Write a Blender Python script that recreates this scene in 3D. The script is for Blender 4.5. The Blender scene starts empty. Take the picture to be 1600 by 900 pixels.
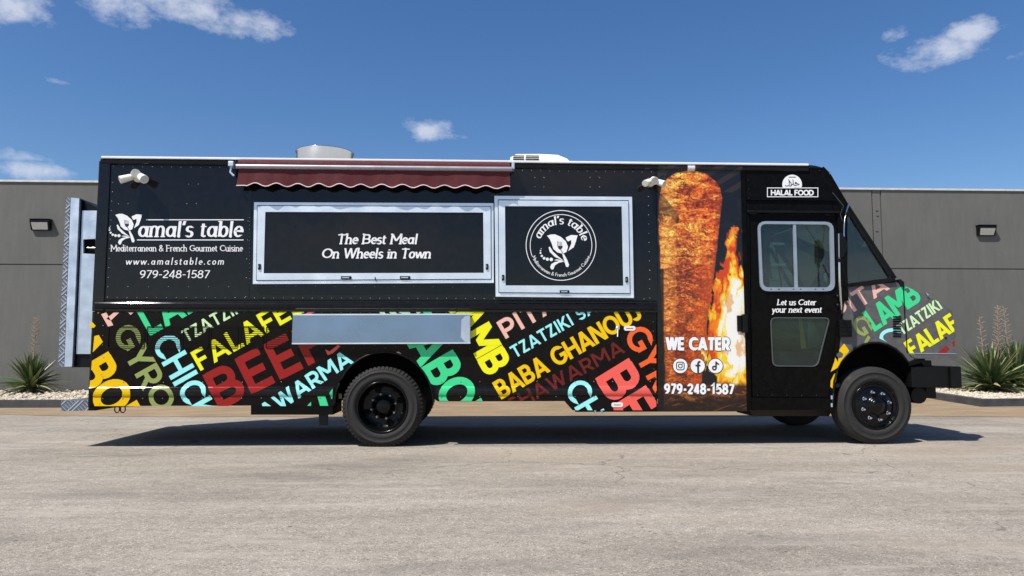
import bpy, bmesh, math, random
import numpy as np
from mathutils import Vector, Matrix
from mathutils.geometry import tessellate_polygon
random.seed(7)
R = math.radians
sc = bpy.context.scene
col = sc.collection

# ------------------------------------------------------------------ camera
F_PX = 1155.0
CAM = Vector((0.0, -7.80, 1.0))
YAW, PITCH = R(-2.4), math.atan(97 / F_PX)
cd = bpy.data.cameras.new('camera'); cam = bpy.data.objects.new('camera', cd); col.objects.link(cam)
cam.location = CAM
cam.rotation_euler = (R(90) + PITCH, 0, YAW)
cd.sensor_width = 36; cd.lens = F_PX / 1600 * 36; cd.clip_start = .05; cd.clip_end = 3000
sc.camera = cam
RM = cam.rotation_euler.to_matrix()

# ------------------------------------------------------------------ light
SUN = Vector((-.50, -.43, 1.0)).normalized()          # towards the sun
sl = bpy.data.lights.new('sun', 'SUN'); so = bpy.data.objects.new('sun', sl); col.objects.link(so)
sl.energy = 5.0; sl.angle = R(.53); sl.color = (1.0, .955, .88)
so.rotation_euler = SUN.to_track_quat('Z', 'Y').to_euler()
so.location = (0, -3, 12)
EL = math.asin(SUN.z); AZ = math.atan2(SUN.x, SUN.y)
sc.view_settings.view_transform = 'Standard'; sc.view_settings.look = 'None'
sc.view_settings.exposure = 0.22; sc.view_settings.gamma = 1
W = bpy.data.worlds.new('World'); sc.world = W; W.use_nodes = True
nt = W.node_tree; N = nt.nodes; L = nt.links; N.clear()
out = N.new('ShaderNodeOutputWorld'); bg = N.new('ShaderNodeBackground'); bg.inputs[1].default_value = .085
sky = N.new('ShaderNodeTexSky'); sky.sky_type = 'NISHITA'; sky.sun_disc = False
sky.sun_elevation = EL; sky.sun_rotation = AZ
sky.altitude = 0; sky.air_density = 1.0; sky.dust_density = .6; sky.ozone_density = 3.2

def nmath(op, a, b=None, c=None, clamp=False):
    n = N.new('ShaderNodeMath'); n.operation = op; n.use_clamp = clamp
    for i, v in enumerate((a, b, c)):
        if v is None: continue
        if isinstance(v, (int, float)): n.inputs[i].default_value = v
        else: L.new(v, n.inputs[i])
    return n.outputs[0]
tc = N.new('ShaderNodeTexCoord')
sep = N.new('ShaderNodeSeparateXYZ'); L.new(tc.outputs['Generated'], sep.inputs[0])
az = nmath('ARCTAN2', sep.outputs[0], sep.outputs[1]); el = nmath('ARCSINE', sep.outputs[2])
cxy = N.new('ShaderNodeCombineXYZ'); L.new(az, cxy.inputs[0]); L.new(nmath('MULTIPLY', el, 1.5), cxy.inputs[1])
def wnoise(scale, detail, rough, off=0.0):
    mp = N.new('ShaderNodeMapping'); mp.inputs['Location'].default_value = (off, off * .7, off * .3)
    L.new(cxy.outputs[0], mp.inputs[0])
    n = N.new('ShaderNodeTexNoise'); n.inputs['Scale'].default_value = scale
    n.inputs['Detail'].default_value = detail; n.inputs['Roughness'].default_value = rough
    L.new(mp.outputs[0], n.inputs['Vector']); return n.outputs['Fac']
n1 = wnoise(19, 12, .66); n2 = wnoise(6, 3, .5, 3.3)
def azel(px, py):
    d = (RM @ Vector(((px - 800) / F_PX, -(py - 450) / F_PX, -1))).normalized()
    return math.atan2(d.x, d.y), math.asin(d.z)
total = None
# each cloud: centre, half width, half height (radians), density
CL = []
for (px, py, wx, wy, s) in ((10, 12, 62, 26, 1.0), (190, 8, 48, 28, .95), (255, -20, 90, 40, 1.0), (300, 12, 62, 30, 1.15), (385, 38, 62, 22, 1.15),
                            (28, 244, 48, 12, .8), (60, 268, 66, 18, .95), (672, 203, 50, 20, 1.0), (710, 214, 34, 9, .75),
                            (1470, 78, 72, 20, 1.0), (1518, 52, 40, 20, 1.0), (1440, 96, 60, 14, .75), (1400, 52, 22, 14, .6),
                            (378, 92, 26, 6, .42), (88, 126, 22, 6, .4), (1256, 138, 12, 10, .35), (1592, 88, 18, 8, .45)):
    a, e = azel(px, py); CL.append((a, e, wx / F_PX, wy / F_PX, s))
rc = random.Random(4)
for k in range(26):                                    # the same kind of small clouds over the rest of the sky
    a = rc.uniform(.9, 5.4); e = rc.uniform(.12, .95)
    for j in range(3):
        CL.append((math.remainder(a + rc.uniform(-.1, .1), 2 * math.pi), e + rc.uniform(-.03, .03), rc.uniform(.08, .2), rc.uniform(.03, .07), rc.uniform(.7, 1.1)))
for (a, e, wx, wy) in ((2.75, .09, .3, .035), (3.3, .14, .22, .05), (-2.6, .10, .3, .04), (3.0, .24, .3, .05), (-2.2, .2, .3, .06), (2.3, .2, .25, .05)):
    CL.append((math.remainder(a, 2 * math.pi), e, wx, wy, 1.1))
for (a, e, wx, wy, s) in CL:
    dx = nmath('DIVIDE', nmath('SUBTRACT', az, a), wx); dy = nmath('DIVIDE', nmath('SUBTRACT', el, e), wy)
    r2 = nmath('ADD', nmath('MULTIPLY', dx, dx), nmath('MULTIPLY', dy, dy))
    v = nmath('MULTIPLY', nmath('EXPONENT', nmath('MULTIPLY', r2, -1.1)), s)
    total = v if total is None else nmath('MAXIMUM', total, v)
tex = nmath('ADD', nmath('MULTIPLY', nmath('SUBTRACT', n1, .5), 3.1), nmath('MULTIPLY', nmath('SUBTRACT', n2, .5), .9))
dens = nmath('ADD', nmath('MULTIPLY', total, 1.25), nmath('SUBTRACT', nmath('MULTIPLY', tex, nmath('MINIMUM', nmath('MULTIPLY', total, 3), 1)), .42))
cl = nmath('SMOOTH_MIN', nmath('MULTIPLY', dens, .85, clamp=True), .80, .3)
cl = nmath('POWER', nmath('MAXIMUM', cl, 0), 1.1)
mix = N.new('ShaderNodeMix'); mix.data_type = 'RGBA'
L.new(cl, mix.inputs[0]); 
SKYG = N.new('ShaderNodeHueSaturation'); SKYG.inputs['Hue'].default_value = .506; SKYG.inputs['Saturation'].default_value = 1.24; SKYG.inputs['Value'].default_value = 1.22
L.new(sky.outputs[0], SKYG.inputs['Color'])
L.new(SKYG.outputs[0], mix.inputs[6]); mix.inputs[7].default_value = (7.2, 7.6, 8.7, 1)
L.new(mix.outputs[2], bg.inputs[0]); L.new(bg.outputs[0], out.inputs[0])

# ------------------------------------------------------------------ helpers
def P(px, py, y=0.0, a=0.0, b=0.0, x0=0.0, z0=0.0):
    """point of the plane y = y + a(x-x0) + b(z-z0) seen at a pixel of the photograph (measuring aid)"""
    d = RM @ Vector(((px - 800) / F_PX, -(py - 450) / F_PX, -1))
    t = (y + a * (CAM.x - x0) + b * (CAM.z - z0) - CAM.y) / (d.y - a * d.x - b * d.z)
    return CAM + d * t
def G(px, py, z=0.0):
    d = RM @ Vector(((px - 800) / F_PX, -(py - 450) / F_PX, -1))
    return CAM + d * ((z - CAM.z) / d.z)
def s2l(c): return tuple(((v / 255) / 12.92 if v / 255 <= .04045 else ((v / 255 + .055) / 1.055) ** 2.4) for v in c)

class NT:
    def __init__(s, m):
        m.use_nodes = True; s.t = m.node_tree; s.n = s.t.nodes; s.l = s.t.links
        s.b = s.n['Principled BSDF']
    def tex(s, kind, scale, coord='Object', stretch=(1, 1, 1), **kw):
        c = s.n.new('ShaderNodeTexCoord'); mp = s.n.new('ShaderNodeMapping'); mp.inputs['Scale'].default_value = stretch
        s.l.new(c.outputs[coord], mp.inputs[0])
        t = s.n.new('ShaderNodeTex' + kind)
        if 'Scale' in t.inputs: t.inputs['Scale'].default_value = scale
        for k, v in kw.items():
            if k in t.inputs: t.inputs[k].default_value = v
            else: setattr(t, k, v)
        s.l.new(mp.outputs[0], t.inputs['Vector']); return t
    def ramp(s, fac, stops):
        r = s.n.new('ShaderNodeValToRGB'); e = r.color_ramp.elements
        while len(e) < len(stops): e.new(.5)
        for q, (p, c) in zip(e, stops):
            q.position = p; q.color = (c, c, c, 1) if isinstance(c, (int, float)) else (*c, 1)
        s.l.new(fac, r.inputs[0]); return r.outputs[0]
    def mix(s, fac, a, b, blend='MIX'):
        m = s.n.new('ShaderNodeMix'); m.data_type = 'RGBA'; m.blend_type = blend
        for v, i in ((fac, 0), (a, 6), (b, 7)):
            if isinstance(v, (int, float)): m.inputs[i].default_value = v
            elif isinstance(v, tuple): m.inputs[i].default_value = (*v[:3], 1)
            else: s.l.new(v, m.inputs[i])
        return m.outputs[2]
    def math(s, op, a, b=0.0, clamp=False):
        n = s.n.new('ShaderNodeMath'); n.operation = op; n.use_clamp = clamp
        for i, v in enumerate((a, b)):
            if isinstance(v, (int, float)): n.inputs[i].default_value = v
            else: s.l.new(v, n.inputs[i])
        return n.outputs[0]
    def bump(s, h, strength=.3, dist=.01):
        b = s.n.new('ShaderNodeBump'); b.inputs['Strength'].default_value = strength; b.inputs['Distance'].default_value = dist
        s.l.new(h, b.inputs['Height']); s.l.new(b.outputs[0], s.b.inputs['Normal'])
def mat(name, c, rough=.5, metal=0.0, var=.12, vscale=6, bump=0.0, bscale=60, coat=0.0, spec=.5, stretch=(1, 1, 1)):
    m = bpy.data.materials.new(name); t = NT(m)
    n = t.tex('Noise', vscale, stretch=stretch, Detail=5)
    lo = tuple(v * (1 - var) for v in c); hi = tuple(min(1, v * (1 + var)) for v in c)
    t.l.new(t.ramp(n.outputs['Fac'], [(.3, lo), (.7, hi)]), t.b.inputs['Base Color'])
    t.l.new(t.ramp(n.outputs['Fac'], [(.3, max(.0, rough * .85)), (.7, min(1, rough * 1.2))]), t.b.inputs['Roughness'])
    t.b.inputs['Metallic'].default_value = metal
    t.b.inputs['Specular IOR Level'].default_value = spec
    t.b.inputs['Coat Weight'].default_value = coat; t.b.inputs['Coat Roughness'].default_value = .03
    if bump:
        n2 = t.tex('Noise', bscale, Detail=4); t.bump(n2.outputs['Fac'], bump, .004)
    return m
def vinyl(name, rgb, k=.8): return mat(name, tuple(min(.86, v * k * 1.38) for v in s2l(rgb)), .12, var=.04, vscale=3, spec=.22)

M = {}
def paint(name, c, rough, wav, spec=.36):
    m = bpy.data.materials.new(name); t = NT(m)
    n = t.tex('Noise', 2.2, Detail=3); d = t.tex('Noise', 14, Detail=6, Roughness=.7)
    t.l.new(t.ramp(d.outputs['Fac'], [(.35, c), (.75, tuple(v * 1.5 + .003 for v in c))]), t.b.inputs['Base Color'])
    t.l.new(t.ramp(d.outputs['Fac'], [(.3, rough), (.8, rough * 1.8)]), t.b.inputs['Roughness']); t.b.inputs['Specular IOR Level'].default_value = spec
    t.bump(n.outputs['Fac'], wav, .02); return m
M['black'] = paint('black_gloss_wrap', (.0045, .0042, .0046), .04, .1)
M['hood'] = paint('black_satin_hood', (.085, .083, .083), .36, .08)
M['door'] = paint('black_door', (.003, .0028, .0026), .12, .1, .06)
M['black2'] = paint('black_rail', (.0045, .0042, .0046), .03, .01, .3)
M['skirt'] = paint('black_skirt_wrap', (.0042, .0030, .0034), .07, .1, .15)
M['dark'] = mat('dark_underbody', (.004, .004, .004), .8, var=.3, spec=.1)
M['satin'] = mat('satin_black', (.005, .005, .005), .4, var=.3, bump=.1, spec=.22)
M['rivet'] = mat('rivet_metal', (.16, .16, .17), .3, .9)
M['alu'] = mat('brushed_aluminium', (.84, .90, .95), .36, .6, .08, 5, bump=.06, bscale=90, stretch=(1, 1, 1))
M['steel'] = mat('stainless_steel', (.33, .44, .58), .28, 1.0, .08, 3, bump=.12, bscale=25)
M['galv'] = mat('galvanised', (.62, .70, .78), .42, .75, .12, 8, bump=.1, bscale=50)
M['chrome'] = mat('chrome', (.7, .7, .72), .1, 1, .05)
M['white'] = mat('white_paint', (.82, .82, .79), .35, var=.04)
M['cream'] = mat('cream_plastic', (.86, .85, .76), .4, var=.04)
M['rubber'] = mat('tyre_rubber', (.018, .017, .0155), .82, var=.35, vscale=14, bump=.25, bscale=80)
M['rim'] = mat('black_rim', (.003, .003, .003), .2, var=.2, spec=.25)
M['maroon'] = mat('maroon_canvas', (.088, .011, .015), .85, var=.22, vscale=22, bump=.3, bscale=300)
M['pinkedge'] = mat('pale_piping', (.8, .62, .62), .7)
M['silver'] = mat('silver_tube', (.34, .33, .36), .38, .5, .08)
M['greyframe'] = mat('window_frame_grey', (.36, .42, .48), .4, .5, .08)
M['strap'] = mat('yellow_strap', (.7, .46, .05), .6)
M['seat'] = mat('dark_seat_vinyl', (.012, .015, .02), .5)
M['inner'] = mat('cab_interior', (.016, .02, .023), .6, var=.3)
M['grime'] = mat('rusty_chassis', (.035, .024, .016), .7, var=.4)
M['reflector'] = mat('amber_reflector', (.55, .4, .22), .3)
M['whitev'] = mat('white_lettering', (.86, .86, .86), .25, var=.03)
for k, rgb, g in (('yellow', (250, 226, 30), .8), ('amber', (250, 184, 10), .8), ('cyan', (150, 232, 226), .8), ('green', (62, 205, 135), .8),
               ('olive', (140, 152, 86), .8), ('pale', (198, 240, 172), .8), ('pink', (244, 178, 162), .8), ('darkred', (148, 34, 32), .75),
               ('brown', (106, 34, 30), .7), ('coral', (242, 90, 80), .85), ('orange', (242, 92, 44), .85)):
    M[k] = vinyl(k + '_vinyl', rgb, g)
def glass(name, tint, k):
    m = bpy.data.materials.new(name); m.use_nodes = True; t = m.node_tree; t.nodes.clear()
    o = t.nodes.new('ShaderNodeOutputMaterial'); mx = t.nodes.new('ShaderNodeMixShader')
    tr = t.nodes.new('ShaderNodeBsdfTransparent'); tr.inputs[0].default_value = (*tint, 1)
    gl = t.nodes.new('ShaderNodeBsdfGlossy'); gl.inputs['Roughness'].default_value = .02; gl.inputs[0].default_value = (1, 1, 1, 1)
    fr = t.nodes.new('ShaderNodeFresnel'); fr.inputs[0].default_value = 1.5
    a = t.nodes.new('ShaderNodeMath'); a.operation = 'MULTIPLY'; a.inputs[1].default_value = k
    t.links.new(fr.outputs[0], a.inputs[0]); t.links.new(a.outputs[0], mx.inputs[0])
    t.links.new(tr.outputs[0], mx.inputs[1]); t.links.new(gl.outputs[0], mx.inputs[2]); t.links.new(mx.outputs[0], o.inputs[0])
    return m
M['glass'] = glass('tinted_glass', (.56, .74, .70), 1.2)
M['glassdirty'] = glass('grimy_glass', (.62, .74, .70), .9)
def grime(m, k, col_):
    t = m.node_tree; o = t.nodes['Material Output']; src = o.inputs[0].links[0].from_socket
    d = t.nodes.new('ShaderNodeBsdfDiffuse'); d.inputs[0].default_value = (*col_, 1); mx = t.nodes.new('ShaderNodeMixShader')
    n = t.nodes.new('ShaderNodeTexNoise'); n.inputs['Scale'].default_value = 9; n.inputs['Detail'].default_value = 8; n.inputs['Roughness'].default_value = .75
    c = t.nodes.new('ShaderNodeTexCoord'); t.links.new(c.outputs['Object'], n.inputs['Vector'])
    r = t.nodes.new('ShaderNodeValToRGB'); r.color_ramp.elements[0].position = .35; r.color_ramp.elements[0].color = (k * .3,) * 3 + (1,)
    r.color_ramp.elements[1].position = .7; r.color_ramp.elements[1].color = (k,) * 3 + (1,)
    t.links.new(n.outputs['Fac'], r.inputs[0]); t.links.new(r.outputs[0], mx.inputs[0]); t.links.new(src, mx.inputs[1]); t.links.new(d.outputs[0], mx.inputs[2]); t.links.new(mx.outputs[0], o.inputs[0])
grime(M['glassdirty'], .13, (.10, .16, .14)); grime(M['glass'], .035, (.4, .42, .4))

def link(name, me, m, parent=None, loc=None, kind=None, label=None, smooth=None):
    o = bpy.data.objects.new(name, me); col.objects.link(o)
    if m is not None and not me.materials: me.materials.append(m)
    if parent is not None:
        o.parent = parent
        if loc is None and parent.type == 'EMPTY' and parent.get('category'):      # mesh given in world coordinates
            o.location = -parent.location
        elif loc is not None: o.location = loc
    elif loc is not None: o.location = loc
    if kind: o['kind'] = kind
    if label: o['label'] = label
    if smooth is not None: me.shade_auto_smooth(angle=R(smooth)) if hasattr(me, 'shade_auto_smooth') else None
    return o
class MB:
    def __init__(s): s.v = []; s.f = []; s.sm = []
    def add(s, v, f, smooth=False):
        k = len(s.v); s.v += [tuple(p) for p in v]; s.f += [tuple(i + k for i in q) for q in f]; s.sm += [smooth] * len(f); return s
    def box(s, x0, x1, y0, y1, z0, z1, bev=0.0):
        x0, x1 = min(x0, x1), max(x0, x1); y0, y1 = min(y0, y1), max(y0, y1); z0, z1 = min(z0, z1), max(z0, z1)
        if bev:
            b = min(bev, (x1 - x0) / 2.2, (y1 - y0) / 2.2, (z1 - z0) / 2.2)
            bm = bmesh.new(); bmesh.ops.create_cube(bm, size=1)
            for v in bm.verts: v.co = Vector(((x0 + x1) / 2 + v.co.x * (x1 - x0), (y0 + y1) / 2 + v.co.y * (y1 - y0), (z0 + z1) / 2 + v.co.z * (z1 - z0)))
            bmesh.ops.bevel(bm, geom=bm.edges[:], offset=b, segments=2, affect='EDGES', profile=.7)
            s.bm(bm); return s
        v = [(x, y, z) for x in (x0, x1) for y in (y0, y1) for z in (z0, z1)]
        return s.add(v, [(0, 1, 3, 2), (4, 6, 7, 5), (0, 4, 5, 1), (2, 3, 7, 6), (0, 2, 6, 4), (1, 5, 7, 3)])
    def bm(s, bm, smooth=False):
        bm.verts.ensure_lookup_table(); bm.verts.index_update()
        s.add([v.co[:] for v in bm.verts], [[v.index for v in f.verts] for f in bm.faces], smooth); bm.free(); return s
    def tube(s, pts, r, n=8, caps=True):
        pts = [Vector(p) for p in pts]; rings = []
        if isinstance(r, (int, float)): r = [r] * len(pts)
        for i, p in enumerate(pts):
            t = (pts[min(i + 1, len(pts) - 1)] - pts[max(i - 1, 0)]).normalized()
            u = t.cross(Vector((0, 0, 1)) if abs(t.z) < .9 else Vector((1, 0, 0))).normalized(); w = t.cross(u)
            rings.append([p + (u * math.cos(2 * math.pi * k / n) + w * math.sin(2 * math.pi * k / n)) * r[i] for k in range(n)])
        v = [q for g in rings for q in g]; f = []
        for i in range(len(pts) - 1):
            for k in range(n): f.append((i * n + k, i * n + (k + 1) % n, (i + 1) * n + (k + 1) % n, (i + 1) * n + k))
        s.add(v, f, True)
        if caps: s.add(rings[0], [tuple(range(n))[::-1]]); s.add(rings[-1], [tuple(range(n))])
        return s
    def lathe(s, prof, c=(0, 0, 0), axis='Y', n=48, smooth=True):
        v = []; f = []; m = len(prof)
        for k in range(n):
            a = 2 * math.pi * k / n
            for (r, h) in prof:
                p = (r * math.cos(a), h, r * math.sin(a)) if axis == 'Y' else (r * math.cos(a), r * math.sin(a), h)
                v.append((p[0] + c[0], p[1] + c[1], p[2] + c[2]))
        for k in range(n):
            for j in range(m - 1):
                f.append((k * m + j, ((k + 1) % n) * m + j, ((k + 1) % n) * m + j + 1, k * m + j + 1))
        return s.add(v, f, smooth)
    def build(s, name, m, parent=None, **kw):
        me = bpy.data.meshes.new(name); me.from_pydata(s.v, [], s.f)
        me.polygons.foreach_set('use_smooth', s.sm); me.update()
        bm = bmesh.new(); bm.from_mesh(me); bmesh.ops.recalc_face_normals(bm, faces=bm.faces[:]); bm.to_mesh(me); bm.free()
        return link(name, me, m, parent, **kw)
def loop_area(l): return sum(l[i][0] * l[(i + 1) % len(l)][1] - l[(i + 1) % len(l)][0] * l[i][1] for i in range(len(l))) / 2
def plate(outer, holes=(), y=0.0, th=.03, mp=None, pts=False):
    """solid plate from pixel outline(s) on the plane y, th deep; mp maps pixel -> point"""
    b = MB(); mp = mp or (lambda p: P(p[0], p[1], y))
    loops = [[Vector(p) if pts else mp(p) for p in l] for l in [outer, *holes]]
    flat = [p for l in loops for p in l]; n = len(flat)
    if len(loops) == 1: tris = tessellate_polygon([[Vector((p.x, p.z, 0)) for p in l] for l in loops])
    else:
        bm = bmesh.new(); vs = [bm.verts.new((p.x, 0, p.z)) for p in flat]; bm.verts.index_update(); k = 0
        for l in loops:
            for i in range(len(l)): bm.edges.new((vs[k + i], vs[k + (i + 1) % len(l)]))
            k += len(l)
        bmesh.ops.triangle_fill(bm, edges=bm.edges[:], use_beauty=False, use_dissolve=False, normal=(0, -1, 0))
        tris = [[v.index for v in f.verts] for f in bm.faces]; bm.free()
    v = [p[:] for p in flat] + [(p.x, p.y + th, p.z) for p in flat]
    f = [tuple(t) for t in tris] + [tuple(i + n for i in t[::-1]) for t in tris]
    k = 0
    for l in loops:
        m = len(l)
        for i in range(m): a, c = k + i, k + (i + 1) % m; f.append((a, c, c + n, a + n))
        k += m
    return b.add(v, f)
def rrect(x0, y0, x1, y1, r, n=5):
    o = []
    for cx, cy, a0 in ((x1 - r, y0 + r, -90), (x1 - r, y1 - r, 0), (x0 + r, y1 - r, 90), (x0 + r, y0 + r, 180)):
        for k in range(n + 1): a = R(a0 + 90 * k / n); o.append((cx + r * math.cos(a), cy + r * math.sin(a)))
    return o
def rpoly(pts, r, n=4):
    o = []
    for i in range(len(pts)):
        a, b, c = Vector(pts[i - 1]), Vector(pts[i]), Vector(pts[(i + 1) % len(pts)])
        u = (a - b).normalized(); w = (c - b).normalized()
        p0, p1 = b + u * r, b + w * r
        for k in range(n + 1):
            t = k / n; o.append(tuple((p0 * (1 - t) ** 2 + b * 2 * t * (1 - t) + p1 * t * t)))
    return o
def thing(name, label, cat, loc, rz=0, group=None):
    o = bpy.data.objects.new(name, None); col.objects.link(o); o.location = loc; o.rotation_euler = (0, 0, rz)
    o.empty_display_size = .2; o['label'] = label; o['category'] = cat
    if group: o['group'] = group
    return o

# ------------------------------------------------------------------ ground
def asphalt():
    m = bpy.data.materials.new('old_asphalt'); t = NT(m)
    agg = t.tex('Voronoi', 130, Randomness=1.0); agg2 = t.tex('Noise', 210, Detail=3, Roughness=.7)
    mid = t.tex('Noise', 11, Detail=8, Roughness=.72); big = t.tex('Noise', .8, Detail=7, Roughness=.62, stretch=(.45, 1.5, 1))
    base = t.ramp(big.outputs['Fac'], [(.34, (.225, .200, .168)), (.45, (.285, .252, .210)), (.55, (.315, .280, .236)), (.68, (.375, .335, .285))])
    c = t.mix(.6, base, t.ramp(mid.outputs['Fac'], [(.3, .62), (.5, .98), (.72, 1.25)]), 'MULTIPLY')
    sep = t.n.new('ShaderNodeSeparateColor'); t.l.new(agg.outputs['Color'], sep.inputs[0])
    c = t.mix(.7, c, t.ramp(sep.outputs[0], [(.0, .2), (.10, .7), (.2, .95), (.8, 1.08), (.92, 1.35), (1, 2.1)]), 'MULTIPLY')
    c = t.mix(.75, c, t.ramp(agg2.outputs['Fac'], [(.3, .45), (.5, 1.0), (.7, 1.4)]), 'MULTIPLY')
    # pale scuffed patches, brown tint patches, dark stains, scattered dark bits
    sc_ = t.tex('Noise', 1.1, stretch=(.45, 2.6, 1), Detail=9, Roughness=.7)
    c = t.mix(t.ramp(sc_.outputs['Fac'], [(.53, 0.0), (.66, .6)]), c, (.43, .385, .33))
    s2_ = t.tex('Noise', .9, stretch=(.5, 1.9, 1.7), Detail=8, Roughness=.68)
    c = t.mix(t.ramp(s2_.outputs['Fac'], [(.32, .6), (.46, 0.0)]), c, (.165, .148, .13))
    s3_ = t.tex('Noise', .5, stretch=(.6, 1.3, 3.1), Detail=6, Roughness=.6)
    c = t.mix(t.ramp(s3_.outputs['Fac'], [(.52, 0.0), (.66, .4)]), c, (.33, .265, .20))
    for sc, lo, hi, k in ((1.9, .02, .035, .75), (5.5, .035, .06, .8)):
        v = t.tex('Voronoi', sc); c = t.mix(t.ramp(v.outputs['Distance'], [(lo, k), (hi, 0.0)]), c, (.06, .055, .05))
    # hairline cracks
    w = t.tex('Voronoi', .42, feature='DISTANCE_TO_EDGE'); jn = t.tex('Noise', 3.0, Detail=6)
    mp = w.inputs['Vector'].links[0].from_socket; va = t.n.new('ShaderNodeVectorMath'); va.operation = 'MULTIPLY_ADD'
    t.l.new(jn.outputs['Color'], va.inputs[0]); va.inputs[1].default_value = (.5, .5, 0); t.l.new(mp, va.inputs[2]); t.l.new(va.outputs[0], w.inputs['Vector'])
    gate = t.tex('Noise', .35, stretch=(1, 1, 5), Detail=2)
    ck = t.math('MULTIPLY', t.ramp(w.outputs['Distance'], [(.0, .7), (.004, 0.0)]), t.ramp(gate.outputs['Fac'], [(.50, 0.0), (.56, 1.0)]))
    c = t.mix(ck, c, (.07, .064, .056))
    t.l.new(c, t.b.inputs['Base Color']); t.b.inputs['Roughness'].default_value = .92
    t.b.inputs['Specular IOR Level'].default_value = .2
    h = t.mix(.5, agg.outputs['Distance'], mid.outputs['Fac']); t.bump(h, .55, .006)
    return m
def concrete():
    m = bpy.data.materials.new('tan_concrete'); t = NT(m)
    a = t.tex('Noise', 1.1, Detail=8, Roughness=.7, stretch=(1, 2.5, 1)); b = t.tex('Noise', 40, Detail=4)
    c = t.ramp(a.outputs['Fac'], [(.3, (.20, .138, .08)), (.5, (.275, .20, .118)), (.7, (.36, .27, .17))])
    c = t.mix(.5, c, t.ramp(b.outputs['Fac'], [(.3, .75), (.7, 1.15)]), 'MULTIPLY')
    t.l.new(c, t.b.inputs['Base Color']); t.b.inputs['Roughness'].default_value = .9
    t.bump(b.outputs['Fac'], .3, .004); return m
g = MB().add([(-400, -400, 0), (400, -400, 0), (400, 400, 0), (-400, 400, 0)], [(0, 1, 2, 3)]).build('ground', asphalt(), kind='structure')
edge = [Vector((-60, 4.1, 0)), G(0, 648), G(90, 650), G(200, 651), G(320, 651.5), G(900, 651), G(1430, 650.5), G(1515, 651), G(1600, 652), Vector((60, 3.1, 0))]
v = []; rr = random.Random(3)
pts = []
for i in range(len(edge) - 1):
    nseg = max(1, int((edge[i + 1] - edge[i]).length / .12)) if abs(edge[i].x) < 20 and abs(edge[i + 1].x) < 20 else 2
    for k in range(nseg): pts.append(edge[i].lerp(edge[i + 1], k / nseg) + Vector((0, rr.uniform(-.035, .035) if nseg > 2 else 0, 0)))
pts.append(edge[-1]); nn = len(pts)
v = [(p.x, p.y, .004) for p in pts] + [(p.x, 9.3, .004) for p in pts]
MB().add(v, [(i, i + 1, i + 1 + nn, i + nn) for i in range(nn - 1)]).build('driveway', concrete(), kind='structure')
# worn white paint on the asphalt
def wornpaint():
    m = bpy.data.materials.new('worn_paint'); t = NT(m)
    a = t.tex('Noise', 16, Detail=8, Roughness=.8)
    tr = t.n.new('ShaderNodeBsdfTransparent'); mx = t.n.new('ShaderNodeMixShader')
    t.b.inputs['Base Color'].default_value = (.44, .42, .37, 1); t.b.inputs['Roughness'].default_value = .9
    t.l.new(t.ramp(a.outputs['Fac'], [(.44, 0.0), (.62, .8)]), mx.inputs[0])
    t.l.new(tr.outputs[0], mx.inputs[1]); t.l.new(t.b.outputs[0], mx.inputs[2]); t.l.new(mx.outputs[0], t.n['Material Output'].inputs[0])
    return m
wp = MB()
def strip(pa, pb, w, z=.004):
    a, b = G(*pa), G(*pb); d = (b - a).normalized(); n_ = Vector((-d.y, d.x, 0)) * w / 2
    wp.add([(q.x, q.y, z) for q in (a - n_, b - n_, b + n_, a + n_)], [(0, 1, 2, 3)])
strip((88, 695), (152, 677), .10); strip((40, 672), (92, 667), .3); strip((45, 678), (85, 671), .25)
strip((120, 654), (188, 661), .35); strip((165, 673), (230, 663), .06); strip((100, 712), (160, 713), .06); strip((1505, 653), (1640, 668), .09)
wp.build('painted_marking', wornpaint(), kind='structure')

# planting beds with kerbs
def bed(outline, name):
    z1 = .135
    kp = [Vector(p) for p in outline]; b = MB(); n = len(kp)
    inner = []
    for i in range(n):
        a, c, d = kp[i - 1], kp[i], kp[(i + 1) % n]
        u = (c - a).normalized(); w = (d - c).normalized(); m_ = (Vector((-u.y, u.x)) + Vector((-w.y, w.x))).normalized()
        inner.append(c + m_ * (.15 / max(.5, m_.dot(Vector((-w.y, w.x))))))
    vv = [(p.x, p.y, z) for z in (0.0, z1) for p in kp] + [(p.x, p.y, z1) for p in inner] + [(p.x, p.y, .0) for p in inner]
    ff = []
    for i in range(n):
        j = (i + 1) % n
        ff += [(i, j, j + n, i + n), (i + n, j + n, j + 2 * n, i + 2 * n), (i + 2 * n, j + 2 * n, j + 3 * n, i + 3 * n)]
    b.add(vv, ff).build('kerb', M['kerb'], kind='structure')
    MB().add([(p.x, p.y, .085) for p in inner], [tuple(range(n))]).build('planting_bed', M['soil'], kind='structure')
    return inner
M['kerb'] = mat('dark_painted_kerb', (.055, .057, .062), .75, var=.35, vscale=7, bump=.3)
M['soil'] = mat('bed_soil', (.36, .31, .24), .95, var=.3, vscale=20, bump=.5)
WALL_Y = 9.17
kl = P(60, 630, 0); yl = G(60, 637.5).y
c1 = G(1441, 621); c2 = G(1532, 636); c3 = G(1600, 635)
bl = [(-40, yl), (G(175, 637.5).x, yl), (G(175, 637.5).x + .9, yl + 1.6), (G(175, 637.5).x + .9, WALL_Y - .02), (-40, WALL_Y - .02)]
br = [(c1.x - .4, c1.y + .9), (c1.x, c1.y), (c2.x, c2.y), (c3.x, c3.y), (40, c3.y), (40, WALL_Y - .02), (c1.x - .4, WALL_Y - .02)]
bed(bl, 'l'); bed(br, 'r')
gm = bpy.data.materials.new('pale_gravel'); t = NT(gm); q = t.tex('Noise', 23, Detail=2); 
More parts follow.
